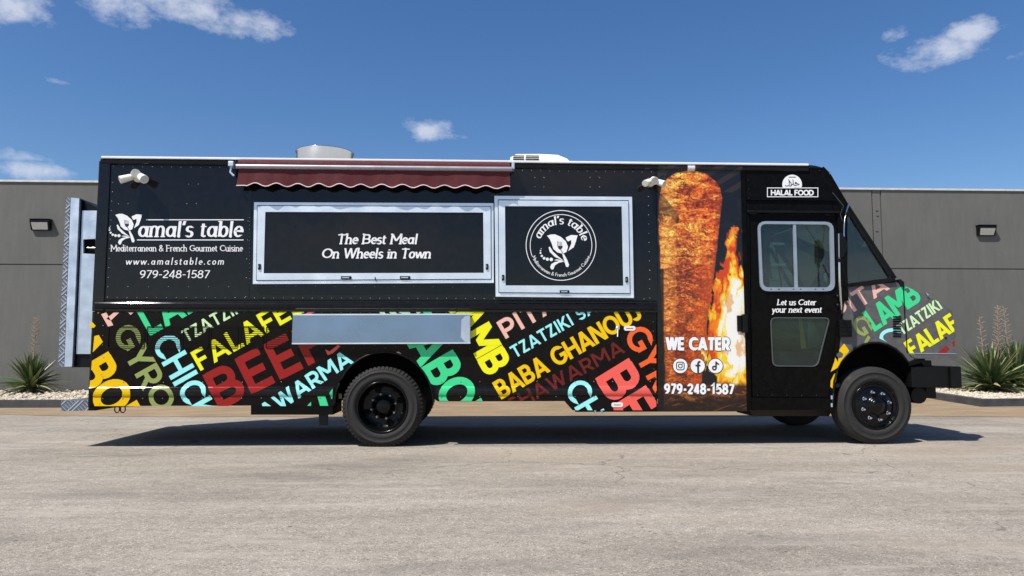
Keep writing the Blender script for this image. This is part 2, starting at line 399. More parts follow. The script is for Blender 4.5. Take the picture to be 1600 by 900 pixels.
t.l.new(t.ramp(q.outputs['Fac'], [(.3, (.33, .27, .19)), (.5, (.52, .45, .34)), (.7, (.66, .60, .49))]), t.b.inputs['Base Color']); t.b.inputs['Roughness'].default_value = .9
stone = MB(); rr = random.Random(11)
bm = bmesh.new(); bmesh.ops.create_icosphere(bm, subdivisions=1, radius=1); bm.verts.ensure_lookup_table(); bm.verts.index_update()
IV = [v.co.copy() for v in bm.verts]; IF = [[v.index for v in f.verts] for f in bm.faces]; bm.free()
def inside(x, y):
    if x < -4: return x < bl[1][0] - .12 + max(0, min(.9, (y - yl) * .55)) and yl + .17 < y < WALL_Y - .05
    if y < c3.y + .17: return False
    if y > c1.y: return x > c1.x + .1
    return x > c1.x + .17 + (c1.y - y) / (c1.y - c2.y) * (c2.x - c1.x)
cnt = 0
while cnt < 5200:
    x = rr.uniform(-13.5, -5.5) if rr.random() < .5 else rr.uniform(7.0, 13.6)
    y = yl + (WALL_Y - yl) * rr.random() ** 1.5 if x < 0 else c3.y + (WALL_Y - c3.y) * rr.random() ** 1.4
    if not inside(x, y): continue
    cnt += 1; s_ = rr.uniform(.022, .055); a = rr.uniform(0, 6.28); ca, sa = math.cos(a), math.sin(a)
    e = [s_ * rr.uniform(.7, 1.3), s_ * rr.uniform(.6, 1.1), s_ * rr.uniform(.45, .8)]
    jit = [1 + rr.uniform(-.18, .18) for _ in IV]
    vs = [(v.x * e[0] * j, v.y * e[1] * j, v.z * e[2] * j) for v, j in zip(IV, jit)]
    stone.add([(x + p[0] * ca - p[1] * sa, y + p[0] * sa + p[1] * ca, .085 + e[2] * .6 + p[2]) for p in vs], IF)
stone.build('gravel', gm, kind='stuff')

# ------------------------------------------------------------------ wall of the building
def wallmat():
    m = bpy.data.materials.new('grey_painted_concrete'); t = NT(m)
    a = t.tex('Noise', .8, Detail=6, Roughness=.65); b = t.tex('Noise', 55, Detail=5); s_ = t.tex('Noise', 2.5, stretch=(3, 3, .5), Detail=6, Roughness=.7)
    c = t.ramp(a.outputs['Fac'], [(.3, (.118, .117, .107)), (.7, (.136, .134, .122))])
    c = t.mix(.6, c, t.ramp(s_.outputs['Fac'], [(.33, .85), (.66, 1.09)]), 'MULTIPLY')
    d = t.tex('Voronoi', 1.1); 
    c = t.mix(t.ramp(d.outputs['Distance'], [(.012, .5), (.03, 0.0)]), c, (.05, .05, .05))
    t.l.new(c, t.b.inputs['Base Color']); t.b.inputs['Roughness'].default_value = .8
    h = t.mix(.4, b.outputs['Fac'], a.outputs['Fac']); t.bump(h, .25, .01); return m
M['wall'] = wallmat()
wall = thing('building_wall', 'long grey painted concrete warehouse wall behind the truck', 'wall', (0, WALL_Y, 0))
zt = (P(75, 283, WALL_Y).z + P(1500, 296, WALL_Y).z) / 2; zj = (P(50, 412, WALL_Y).z + P(1500, 421.5, WALL_Y).z) / 2
xa, xb = P(1363, 340, WALL_Y).x, P(1378.5, 340, WALL_Y).x
MB().box(-60, 60, WALL_Y + .03, WALL_Y + .4, 0, zt - .02).build('wall_core', M['wall'], wall)
edges = [-60, xa - 24.0, xa - 23.7, xa - 12.0, xa - 11.7, xa, None, xb, xb + 11.7, xb + 12, 60]
cols_ = [(-60, xa - 24.3), (xa - 24.0, xa - 12.15), (xa - 11.95, xa), (xb, xb + 11.8), (xb + 12.0, 60)]
for (x0, x1) in cols_:
    MB().box(x0, x1, WALL_Y, WALL_Y + .03, 0, zj - .012, .008).build('wall_panel', M['wall'], wall)
    MB().box(x0, x1, WALL_Y, WALL_Y + .03, zj + .012, zt - .03, .008).build('wall_panel', M['wall'], wall)
MB().box(xa + .03, xb - .03, WALL_Y + .008, WALL_Y + .03, 0, zt - .03, .006).build('joint_strip', M['wall'], wall)
MB().box(-60, 60, WALL_Y - .03, WALL_Y + .42, zt - .03, zt + .015, .006).build('parapet_cap', mat('pale_flashing', (.62, .6, .56), .5), wall)
for (px, py) in ((1370, 328), (1371, 336), (1370, 360)):
    p = P(px, py, WALL_Y); MB().box(p.x - .03, p.x + .03, WALL_Y - .006, WALL_Y + .02, p.z - .02, p.z + .02, .006).build('joint_clip', M['wall'], wall)
def wall_light(px, py, flip, label):
    c = P(px, py, WALL_Y - .1); t0 = thing('wall_light', label, 'light', (c.x, WALL_Y - .002, c.z), group='flood lights on the building wall')
    lc = lambda b, n, m: b.build(n, m, t0, loc=(0, 0, 0))
    b = MB()
    # housing: sloped wedge box
    w = .21; pr = [(0, .12), (-.09, .13), (-.13, .10), (-.13, .07), (-.06, -.12), (0, -.12)]
    n_ = len(pr); v = [(-w, y, z) for y, z in pr] + [(w, y, z) for y, z in pr]
    b.add(v, [tuple(range(n_)), tuple(range(n_, 2 * n_))] + [(i, (i + 1) % n_, (i + 1) % n_ + n_, i + n_) for i in range(n_)]); lc(b, 'housing', M['satin'])
    b = MB(); v = [(-w + .03, -.131, .05), (w - .03, -.131, .05), (w - .045, -.068, -.105), (-w + .045, -.068, -.105)]
    v += [(p[0], p[1] + .015, p[2] + .0) for p in v]
    b.add(v, [(0, 1, 2, 3), (4, 5, 6, 7), (0, 1, 5, 4), (1, 2, 6, 5), (2, 3, 7, 6), (3, 0, 4, 7)]); lc(b, 'lens', M['lens'])
    lc(MB().box(-w - .015, w + .015, -.14, -.0, .118, .132, .004), 'lid', M['satin'])
M['lens'] = mat('frosted_lens', (.62, .62, .55), .35, var=.1, vscale=30)
wall_light(62, 351, 0, 'dark flood light with pale lens on the wall above the left yucca')
wall_light(1543, 360, 1, 'dark flood light with pale lens on the wall above the right yuccas')

# ------------------------------------------------------------------ yuccas
def leafmesh(L_, w, droop, name):
    v = []; f = []; n = 7
    for i in range(n + 1):
        t = i / n; x = L_ * t; z = -droop * t * t * L_; ww = w * (1 - t ** 2.2) * (.75 + .6 * math.sin(min(1, t * 2.2) * 1.57) * .4) + .0008
        v += [(x, -ww, z + ww * .35), (x, 0, z - .002), (x, ww, z + ww * .35)]
    for i in range(n):
        a = i * 3; f += [(a, a + 3, a + 4, a + 1), (a + 1, a + 4, a + 5, a + 2)]
    me = bpy.data.meshes.new(name); me.from_pydata(v, [], f); me.polygons.foreach_set('use_smooth', [True] * len(f)); me.update(); return me
def leafmat():
    m = bpy.data.materials.new('yucca_leaf'); t = NT(m)
    oi = t.n.new('ShaderNodeObjectInfo'); a = t.tex('Noise', 18, stretch=(.4, 6, 1), Detail=3)
    c = t.ramp(oi.outputs['Random'], [(.0, (.03, .055, .018)), (.45, (.06, .10, .03)), (.75, (.13, .17, .055)), (1, (.30, .31, .13))])
    c = t.mix(.5, c, t.ramp(a.outputs['Fac'], [(.3, .6), (.7, 1.4)]), 'MULTIPLY')
    t.l.new(c, t.b.inputs['Base Color']); t.b.inputs['Roughness'].default_value = .38
    return m
LM = leafmat()
DM = mat('dry_leaf', (.36, .29, .16), .8, var=.25)
SM = mat('dry_flower_stalk', (.36, .27, .18), .85, var=.3, vscale=30)
LF = [leafmesh(1, .042, d, 'leaf') for d in (.04, .18, .34)]; LD = [leafmesh(1, .034, .5, 'leaf')]; LP = leafmesh(1, .045, .3, 'leaf'); LP.materials.append(mat('pale_leaf', (.36, .36, .17), .5, var=.3, vscale=4))
for me in LF: me.materials.append(LM)
LD[0].materials.append(DM)
def yucca(px, py, rad, n, label, stalks, seed, sy=0):
    rq = random.Random(seed); p = G(px, py, .1)
    t0 = thing('yucca_plant', label, 'yucca', (p.x, p.y + sy, .1), group='yuccas in the gravel beds')
    MB().tube([(0, 0, -.05), (0, 0, .22)], [.07, .05], 8).build('stem', SM, t0, loc=(0, 0, 0))
    for k in range(n):
        u = (k + .5) / n; elv = R(-6 + 92 * u ** .85 + rq.uniform(-7, 7)); a = k * 2.39996 + rq.uniform(-.3, .3)
        L_ = rad * rq.uniform(.78, 1.08) * (1.0 if elv < R(60) else .92)
        dry = elv < R(6) and rq.random() < .55
        me = LD[0] if dry else LF[0 if elv > R(50) else rq.choice((0, 1, 2))]
        if not dry and elv < R(22) and rq.random() < .45: me = LP
        o = bpy.data.objects.new('leaf', me); col.objects.link(o); o.parent = t0
        o.location = (math.cos(a) * .03, math.sin(a) * .03, .06 + .2 * u)
        o.rotation_euler = (rq.uniform(-.5, .5), -elv, a); o.scale = (L_, rq.uniform(.75, 1.15), 1)
    for (dx, h, s_) in stalks:
        b = MB(); zz = h; base = (dx * .4, 0, .2)
        top = (dx, .02, zz); b.tube([base, (dx * .8, 0, zz * .5), top], [.011, .009, .003], 6)
        for q in range(int(s_)):
            u = .42 + .58 * q / s_; z = .2 + (zz - .2) * u; x = dx * (.5 + .5 * u); a = q * 2.4; l_ = .15 * (1 - u * .6)
            b.tube([(x, 0, z), (x + math.cos(a) * l_, math.sin(a) * l_, z + l_ * .55)], [.0045, .002], 4, False)
            for w_ in (.45, .7, 1):
                c = Vector((x + math.cos(a) * l_ * w_, math.sin(a) * l_ * w_, z + l_ * .5 * w_)); r_ = .008
                b.add([c + Vector(d) * r_ for d in ((1, 0, 0), (-1, 0, 0), (0, 1, 0), (0, -1, 0), (0, 0, 1.5), (0, 0, -1.5))],
                      [(0, 2, 4), (2, 1, 4), (1, 3, 4), (3, 0, 4), (2, 0, 5), (1, 2, 5), (3, 1, 5), (0, 3, 5)])
        b.build('flower_stalk', SM, t0, loc=(0, 0, 0))
yucca(48, 614, .66, 150, 'round green yucca with one thick dry flower stalk, at the left end of the wall', [(.03, 1.58, 60)], 1)
yucca(1550, 613, .88, 190, 'yucca nearest the front bumper with a thin bare dry stalk on its left', [(-.18, 1.62, 22), (.24, 1.85, 46)], 2)
yucca(1606, 611, 1.02, 190, 'tallest yucca at the right edge of the photo with a dry stalk', [(-.22, 1.9, 34)], 3, .3)

# ------------------------------------------------------------------ stroke lettering
def arc(cx, cy, rx, ry, a0, a1, n=9):
    return [(cx + rx * math.cos(R(a0 + (a1 - a0) * i / n)), cy + ry * math.sin(R(a0 + (a1 - a0) * i / n))) for i in range(n + 1)]
def ell(cx, cy, rx, ry, n=20): return ['c'] + [(cx + rx * math.cos(2 * math.pi * i / n), cy + ry * math.sin(2 * math.pi * i / n)) for i in range(n)]
q = .09; Q = .91
ST = [(.1, 0), (.1, 1)]
GL = {
 'A': (.94, [[(.1, 0), (.47, 1)], [(.84, 0), (.47, 1)], [(.22, .27), (.72, .27)]]),
 'B': (.78, [ST, [(.1, Q), (.42, Q)] + arc(.42, .705, .2, .205, 90, -90) + [(.1, .5)], [(.1, .5), (.44, .5)] + arc(.44, .295, .24, .205, 90, -90) + [(.1, q)]]),
 'C': (.88, [arc(.5, .5, .41, .41, 42, 318, 16)]),
 'D': (.88, [ST, [(.1, Q), (.36, Q)] + arc(.36, .5, .41, .41, 90, -90, 12) + [(.1, q)]]),
 'E': (.68, [ST, [(.1, Q), (.62, Q)], [(.1, .5), (.57, .5)], [(.1, q), (.63, q)]]),
 'F': (.64, [ST, [(.1, Q), (.6, Q)], [(.1, .48), (.55, .48)]]),
 'G': (.95, [arc(.5, .5, .41, .41, 42, 330, 16), [(.86, .2), (.86, .47), (.55, .47)]]),
 'H': (.86, [ST, [(.76, 0), (.76, 1)], [(.1, .5), (.76, .5)]]),
 'I': (.3, [[(.15, 0), (.15, 1)]]),
 'J': (.56, [[(.44, 1), (.44, .32)] + arc(.23, .31, .21, .22, 0, -150)]),
 'K': (.8, [ST, [(.12, .36), (.68, 1)], [(.3, .56), (.72, 0)]]),
 'L': (.6, [ST, [(.1, q), (.58, q)]]),
 'M': (1.02, [ST, [(.92, 0), (.92, 1)], [(.1, 1), (.51, .3)], [(.92, 1), (.51, .3)]]),
 'N': (.88, [ST, [(.78, 0), (.78, 1)], [(.12, 1), (.76, 0)]]),
 'O': (1.0, [ell(.5, .5, .41, .41, 24)]),
 'P': (.72, [ST, [(.1, Q), (.4, Q)] + arc(.4, .65, .24, .26, 90, -90) + [(.1, .39)]]),
 'R': (.76, [ST, [(.1, Q), (.4, Q)] + arc(.4, .66, .24, .25, 90, -90) + [(.1, .41)], [(.36, .42), (.66, 0)]]),
 'S': (.7, [arc(.35, .705, .23, .205, 28, 270, 10) + arc(.35, .295, .25, .205, 90, -150, 10)[1:]]),
 'T': (.74, [[(.37, 0), (.37, 1)], [(.02, Q), (.72, Q)]]),
 'U': (.84, [[(.1, 1), (.1, .4)] + arc(.42, .4, .32, .31, 180, 360, 12) + [(.74, 1)]]),
 'W': (1.22, [[(.08, 1), (.35, 0)], [(.61, 1), (.35, 0)], [(.61, 1), (.87, 0)], [(1.14, 1), (.87, 0)]]),
 'Y': (.82, [[(.06, 1), (.41, .42)], [(.76, 1), (.41, .42)], [(.41, .5), (.41, 0)]]),
 'Z': (.7, [[(.05, Q), (.64, Q)], [(.58, .95), (.1, .05)], [(.05, q), (.66, q)]]),
 '1': (.48, [[(.08, .78), (.28, .95), (.28, 0)]]), '2': (.64, [arc(.31, .7, .23, .24, 165, -25, 8) + [(.1, .09)], [(.08, .07), (.58, .07)]]),
 '4': (.66, [[(.45, 0), (.45, 1)], [(.45, 1), (.07, .27)], [(.05, .25), (.62, .25)]]),
 '5': (.64, [[(.54, .93), (.17, .93), (.13, .52)] + arc(.31, .32, .24, .26, 120, -140, 10)]),
 '7': (.6, [[(.05, .93), (.55, .93)], [(.54, .95), (.2, 0)]]),
 '8': (.66, [ell(.32, .73, .2, .2, 16), ell(.32, .28, .24, .23, 16)]),
 '9': (.66, [ell(.32, .68, .23, .25, 16), [(.55, .66), (.5, .3), (.24, .02)]]),
 '-': (.42, [[(.06, .42), (.36, .42)]]), ' ': (.36, []), '.': (.24, [[(.1, 0), (.1, .13)]]), "'": (.2, [[(.1, 1.02), (.06, .76)]]),
 '&': (.8, [[(.7, .05), (.22, .62)] + arc(.34, .77, .16, .17, 215, -30, 8) + [(.16, .38)] + arc(.3, .23, .22, .19, 130, 320, 8) + [(.66, .45)]]),
 'a': (.62, [ell(.27, .3, .2, .25, 14), [(.5, .58), (.48, .08), (.58, .03)]]),
 'b': (.6, [[(.1, 1.02), (.1, .03)], ell(.31, .3, .2, .26, 14)]),
 'c': (.5, [arc(.29, .3, .21, .26, 50, 315)]),
 'd': (.62, [ell(.27, .3, .2, .26, 14), [(.5, 1.02), (.5, 0)]]),
 'e': (.54, [[(.08, .32), (.48, .32)] + arc(.28, .3, .2, .26, 15, 315)]),
 'h': (.62, [[(.1, 1.02), (.1, 0)], [(.1, .36)] + arc(.3, .36, .19, .2, 170, 0) + [(.49, 0)]]),
 'i': (.28, [[(.13, .58), (.13, 0)], [(.13, .86), (.13, .74)]]),
 'l': (.28, [[(.12, 1.02), (.12, .05), (.2, .01)]]),
 'm': (.94, [[(.1, .58), (.1, 0)], [(.1, .38)] + arc(.27, .38, .17, .19, 170, 0) + [(.44, 0)], [(.44, .38)] + arc(.62, .38, .17, .19, 170, 0) + [(.79, 0)]]),
 'n': (.62, [[(.1, .58), (.1, 0)], [(.1, .36)] + arc(.3, .36, .19, .2, 170, 0) + [(.49, 0)]]),
 'o': (.58, [ell(.28, .3, .21, .26, 16)]),
 'r': (.44, [[(.1, .58), (.1, 0)], [(.1, .36)] + arc(.29, .36, .19, .2, 170, 60, 5)]),
 's': (.46, [arc(.23, .43, .15, .13, 30, 270, 7) + arc(.23, .16, .16, .14, 90, -150, 7)[1:]]),
 't': (.4, [[(.15, .8), (.15, .1), (.24, .03), (.34, .08)], [(.02, .56), (.34, .56)]]),
 'u': (.62, [[(.1, .58), (.1, .22)] + arc(.29, .22, .19, .19, 180, 350, 7), [(.49, .58), (.49, 0)]]),
 'v': (.54, [[(.04, .58), (.26, 0)], [(.48, .58), (.26, 0)]]),
 'w': (.84, [[(.04, .58), (.23, 0)], [(.42, .58), (.23, 0)], [(.42, .58), (.61, 0)], [(.8, .58), (.61, 0)]]),
 'x': (.54, [[(.05, .58), (.47, 0)], [(.47, .58), (.05, 0)]]),
 'y': (.54, [[(.04, .58), (.26, 0)], [(.48, .58), (.14, -.3)]]),
}
def ribbon(pts, w, contrast=0.0):
    """quads of a stroke with horizontally cut diagonal ends; contrast thins the horizontals"""
    closed = pts[0] == 'c'
    if closed: pts = pts[1:]
    pts = [Vector(p[:2]) for p in pts]
    pts = [p for i, p in enumerate(pts) if i == 0 or (p - pts[i - 1]).length > 1e-4 * (1 + w)]; n = len(pts); L_, R_ = [], []
    for i in range(n):
        a = pts[i - 1] if (i or closed) else None; c = pts[(i + 1) % n] if (i < n - 1 or closed) else None
        p = pts[i]
        if a is not None and c is not None:
            u = (p - a).normalized(); v = (c - p).normalized(); nu = Vector((-u.y, u.x)); nv = Vector((-v.y, v.x))
            m_ = nu + nv; m_ = m_.normalized() if m_.length > 1e-6 else nu
            k = 1 / max(.45, m_.dot(nu)); t = u + v
            ang = abs(t.normalized().y) if t.length > 0 else 1
        else:
            u = ((c - p) if a is None else (p - a)).normalized(); m_ = Vector((-u.y, u.x)); k = 1; ang = abs(u.y)
            if .55 < abs(u.y) < .999: m_ = Vector((-1 if u.y > 0 else 1, 0)); k = 1 / abs(u.y)
        hw = w / 2 * (1 - contrast * (1 - ang)) * k
        L_.append(p + m_ * hw); R_.append(p - m_ * hw)
    m = n if closed else n - 1
    return [[L_[i], L_[(i + 1) % n], R_[(i + 1) % n], R_[i]] for i in range(m)]
def clip(poly, hp):
    for (a, b, c) in hp:                       # keep a*x+b*y+c >= 0
        o = []
        for i in range(len(poly)):
            p, r_ = poly[i - 1], poly[i]; dp = a * p[0] + b * p[1] + c; dr = a * r_[0] + b * r_[1] + c
            if (dp >= 0) != (dr >= 0): t = dp / (dp - dr); o.append(Vector((p[0] + (r_[0] - p[0]) * t, p[1] + (r_[1] - p[1]) * t)))
            if dr >= 0: o.append(Vector((r_[0], r_[1])))
        poly = o
        if len(poly) < 3: return []
    return poly
def hplanes(pts):                               # convex clockwise-in-image polygon -> half planes
    o = []; cx = sum(p[0] for p in pts) / len(pts); cy = sum(p[1] for p in pts) / len(pts)
    for i in range(len(pts)):
        (x0, y0), (x1, y1) = pts[i - 1], pts[i]; a, b = y1 - y0, x0 - x1; c = -(a * x0 + b * y0)
        if a * cx + b * cy + c < 0: a, b, c = -a, -b, -c
        o.append((a, b, c))
    return o
RAIL = [(.575, .048, .016)]                     # z centre, half height, bulge of the rub rails that the print follows
RAILTOP = (1.452, .046, .02)
GUT = None
def relief(z):
    r = 0.0
    for (c, h, b) in RAIL:
        u = (z - c) / h
        if abs(u) < 1: r = max(r, b * math.sqrt(max(0, 1 - u * u)) ** .8)
    return r
BR = sorted(c + h * math.sin(R(a)) for (c, h, b) in RAIL for a in (-90, -75, -55, -30, 0, 30, 55, 75, 90))
def text_polys(s, h, length, w, frame, style='sans', slant=0.0, track=0.0, contrast=0.0, serif=False, clipto=None, sx=None, split=False, xh=1.0):
    nat = sum(GL[c][0] + track for c in s) - track; sx = sx or length / (nat * h); x = 0; out_ = []; groups_ = []
    for c in s:
        adv, strokes = GL[c]
        extra = []
        if serif:
            for st in strokes:
                if st[0] == 'c': continue
                for a, b_ in ((st[0], st[1]), (st[-1], st[-2])):
                    if abs(a[0] - b_[0]) < .03 and (a[1] < .02 or a[1] > .97 or abs(a[1] - .58) < .01) and c not in "'.l" :
                        lo, hi = (-.13, .13) if a[1] < .02 else (-.15, .04)
                        extra.append(([(a[0] + lo, abs(a[1]) + (.03 if a[1] < .5 else -.03)), (a[0] + hi, abs(a[1]) + (.03 if a[1] < .5 else -.03))], 1.0))
        for k, (st, wf) in enumerate([(s_, 1.0) for s_ in strokes] + extra):
            cl_ = st[0] == 'c'; pts = st[1:] if cl_ else st
            yh = (lambda y: y) if xh == 1 or not (c.islower()) else (lambda y: y * xh if y <= .58 else .58 * xh + (y - .58) * (1.02 - .58 * xh) / .44)
            pp = [(((x + p[0]) * sx) * h, yh(p[1]) * h) for p in pts]
            qs = ribbon((['c'] if cl_ else []) + pp, w * wf, contrast)
            for qd in qs:
                qd = [Vector(frame(v.x + v.y * slant, v.y)) for v in qd]
                if clipto: qd = clip(qd, clipto)
                if len(qd) >= 3: out_.append((k, qd))
        x += adv + track
        if out_ or not split: groups_.append(out_)
        if split: out_ = []
    return groups_ if split else out_
def line_frame(S, E):
    S, E = Vector(S), Vector(E); d = (E - S).normalized(); up = Vector((d.y, -d.x))
    return (E - S).length, lambda u, v: S + d * u + up * v
def emit(polys, name, m, parent, y=-.0016, step=.00035, mp=None, follow=False, hole=None, label=None):
    b = MB()
    for (k, qd) in polys:
        if hole and hole(sum(p[0] for p in qd) / len(qd), sum(p[1] for p in qd) / len(qd)): continue
        yy = y - k * step
        pts = [mp(p, yy) if mp else P(p[0], p[1], yy) for p in qd]
        if not follow: b.add(pts, [tuple(range(len(pts)))]); continue
        z0, z1 = min(p.z for p in pts), max(p.z for p in pts)
        cuts = [z0 - 1] + [z for z in BR if z0 < z < z1] + [z1 + 1]
        flat = [Vector((p.x, p.z)) for p in pts]
        for i in range(len(cuts) - 1):
            pl = clip(flat, [(0, 1, -cuts[i]), (0, -1, cuts[i + 1])]) if len(cuts) > 2 else flat
            if len(pl) >= 3: b.add([(p[0], yy - relief(p[1]), p[1]) for p in pl], [tuple(range(len(pl)))])
    if b.f: return b.build(name, m, parent, label=label)
def poly(pts): return [(0, [Vector(p) for p in pts])]
def tri_poly(pts, k=0):
    pts = [Vector((p[0], p[1], 0)) for p in pts]
    return [(k, [Vector(pts[i][:2]) for i in t_]) for t_ in tessellate_polygon([pts])]
def disc(cx, cy, r, n=28, k=0, ry=None): return (k, [Vector((cx + r * math.cos(2 * math.pi * i / n), cy + (ry or r) * math.sin(2 * math.pi * i / n))) for i in range(n)])

# ------------------------------------------------------------------ the truck
truck = thing('food_truck', 'long black step van food truck wrapped with colourful food words and a roasting meat picture', 'food truck', (.6, 1.1, 0))
T = truck
YF = 2.2                                         # far side of the truck
XR = P(146, 450).x; XB = P(1163, 450).x
ZT = (P(300, 251).z + P(1150, 256).z) / 2; ZG = ZT - .065
Zbelt = 1.47
def zx(px, py, y=0): p = P(px, py, y); return p.x, p.z
MB().box(XR + .03, XB, .032, YF - .03, .98, ZT - .01).build('body_core', M['black'], T)
MB().box(XR + .1, XB + .2, .35, YF - .35, .60, .978).build('underbody_block', M['dark'], T)  # solid dark box added under the floor to block light passing through
MB().box(XR + .2, XB + 2.4, .55, .68, .45, .60).build('chassis_rail', M['satin'], T)
MB().box(XR + .2, XB + 2.4, YF - .68, YF - .55, .45, .60).build('chassis_rail', M['satin'], T)
# upper side panels with seams
seams = [167, 391, 1027, 1159]
zlo = 1.36
for i in range(3):
    x0, x1 = P(seams[i], 400).x + .0015, P(seams[i + 1], 400).x - .0015
    MB().box(x0, x1, 0, .031, 1.40, ZG, .002).build('side_panel', M['black'], T)
MB().box(XR, P(167, 400).x - .0015, -.012, .2, 1.40, ZT - .03, .012).build('corner_post', M['black'], T)
MB().box(XR, XR + .0195, .0, .2, .42, 1.398, .004).build('corner_post', M['black'], T)
# skirt panel with rear wheel arch
AC = P(600, 634)
ARX, ARZ = (P(677, 634).x - P(523, 634).x) / 2, P(600, 552).z - AC.z
AC = Vector(((P(677, 634).x + P(523, 634).x) / 2, 0, AC.z))
zb = P(300, 634).z; zb2 = P(800, 627).z; zb3 = P(960, 641).z
skx = [XR + .02, P(1026, 560).x]
o_ = [(skx[0], 0, 1.398), (skx[0], 0, zb), (AC.x - ARX, 0, zb)]
for k in range(13):
    a = R(180 - 180 * k / 12); o_.append((AC.x + ARX * math.cos(a), 0, AC.z + .01 + ARZ * math.sin(a)))
o_ += [(AC.x + ARX, 0, zb2 + .03), (AC.x + ARX + .05, 0, zb2), (P(882, 627).x, 0, zb2), (P(895, 641).x, 0, zb3), (skx[1], 0, zb3), (skx[1], 0, 1.398)]
plate(o_, y=0, th=.03, pts=True).build('skirt_panel', M['skirt'], T)
plate([(p[0], YF - .03, p[2]) for p in o_], th=.03, pts=True).build('skirt_panel', M['skirt'], T)
# rear wheel housing (dark box open towards the camera)
MB().box(AC.x - ARX - .05, AC.x - ARX + .0, .032, .9, zb + .02, 1.0).build('wheel_housing', M['dark'], T)
MB().box(AC.x + ARX, AC.x + ARX + .05, .032, .9, zb2 + .03, 1.0).build('wheel_housing', M['dark'], T)
arch = MB(); ring = []
for k in range(25):
    a = R(178 - 176 * k / 24); ring.append((AC.x + (ARX + .004) * math.cos(a), -.006, AC.z + .01 + (ARZ + .004) * math.sin(a)))
arch.tube(ring, .011, 6); arch.build('arch_lip', M['satin'], T)
def halfbar(x0, x1, zc, hh, b, name='rub_rail', m='black2'):
    pr = [(-.0, -hh)] + [(-b * max(0, math.cos(R(a))) ** .8, hh * math.sin(R(a))) for a in (-75, -55, -30, 0, 30, 55, 75)] + [(-.0, hh), (.01, hh), (.01, -hh)]
    n = len(pr); v = [(x0, y, zc + z) for y, z in pr] + [(x1, y, zc + z) for y, z in pr]
    MB().add(v, [tuple(range(n)), tuple(range(n, 2 * n))] + [(i, (i + 1) % n, (i + 1) % n + n, i + n) for i in range(n)], False).build(name, M[m], T)
def railbar(x0, x1): halfbar(x0, x1, *RAIL[0])
railbar(XR + .01, AC.x - ARX - .01); railbar(AC.x + ARX + .03, skx[1])
# belt rail
bz0 = P(600, 484).z; bz1 = P(600, 472.5).z
halfbar(P(150, 478).x, P(1026, 478).x, (bz0 + bz1) / 2, (bz1 - bz0) / 2, .03)
halfbar(P(150, 478).x, P(1026, 478).x, bz1 + .022, .008, .008, 'belt_moulding')
# gutter and roof
halfbar(XR + .02, P(1027, 256).x, ZG + .032, .031, .022, 'roof_gutter')
halfbar(P(1165, 256).x, P(1262, 257).x, ZG + .032, .031, .022, 'roof_gutter')
XRF = P(1262, 256).x
rb = MB(); rb.box(XR + .03, XRF, -.03, YF + .03, ZT - .004, ZT + .02, .008); rb.build('roof', M['white'], T)
# ---- rivets
rv = MB()
def rivet(px, py, r=.0075, y=0.0, P0=None):
    c = P0 or P(px, py, y); n = 6; v = [(c.x + r * math.cos(k * math.pi / 3), y, c.z + r * math.sin(k * math.pi / 3)) for k in range(n)]
    v += [(c.x + .6 * r * math.cos(k * math.pi / 3), y - r * .6, c.z + .6 * r * math.sin(k * math.pi / 3)) for k in range(n)] + [(c.x, y - r * .85, c.z)]
    rv.add(v, [(k, (k + 1) % n, (k + 1) % n + n, k + n) for k in range(n)] + [(k + n, (k + 1) % n + n, 2 * n) for k in range(n)], True)
def row(z, x0, x1, step, y=0.0, r=.0075):
    x = x0
    while x <= x1: rivet(0, 0, r, y, Vector((x, y, z))); x += step
def colr(x, z0, z1, step, y=0.0, r=.0075):
    z = z0
    while z <= z1: rivet(0, 0, r, y, Vector((x, y, z))); z += step
x17, x1020 = P(171, 400).x, P(1019, 400).x
row(ZG - .02, x17, P(1020, 260).x, .1); row(P(500, 466).z, x17, x1020, .1); row(P(500, 449).z, x17, P(385, 449).x, .205); row(P(500, 447).z, P(400, 449).x, P(765, 449).x, .205)
row(P(500, 469).z - .01, x17, x1020, .103, r=.005); row(P(500, 488).z, x17, x1020, .1, r=.005)
row(P(500, 597).z, x17, P(515, 597).x, .2); row(P(500, 597).z, P(690, 597).x, x1020, .2); row(P(500, 622).z, x17, P(515, 597).x, .2); row(P(800, 620).z, P(690, 597).x, x1020, .2)
colr(x17, 1.55, ZG - .1, .1); colr(P(386, 400).x, 1.55, P(386, 320).z, .2); colr(x1020 - .03, 1.55, ZG - .05, .1); colr(x1020, .5, 1.35, .1, r=.005); colr(P(160, 560).x, .45, 1.35, .1, y=-.012, r=.005)
for px in (185, 200, 292, 307): rivet(px, 318.5)
for px in (295, 310): rivet(px, 288)
for px in (836, 850, 922, 937): rivet(px, 277.5); rivet(px, 292)
for k in range(18):
    rivet(390 + 0 * k, 340 + k * 6, .004)
    rivet(470 + k * 16.5, 541 + 3 * math.sin(k * 1.7), .005)
rv.build('rivet', M['rivet'], T, kind='stuff')
# ---- side vents (louvred grille rows in the skirt)
for (x0, x1) in ((170, 226), (230, 282), (286, 326), (330, 372), (376, 412), (416, 452)):
    lv = MB()
    a, b_ = P(x0, 511), P(x1, 543); zt_, zb_ = a.z, b_.z
    for k in range(11):
        z = zb_ + (zt_ - zb_) * (k + .5) / 11
        lv.box(a.x + .01, b_.x - .01, -.0032, .002, z - .0032, z + .0032)
    for xx in (a.x, b_.x - .006): lv.box(xx, xx + .006, -.0075, .002, zb_, zt_)
    lv.box(a.x + .006, b_.x - .006, -.0075, .002, zt_ + .002, zt_ + .008); lv.box(a.x + .006, b_.x - .006, -.0075, .002, zb_ - .008, zb_ - .002)
    lv.build('louvre_vent', M['skirt'], T)

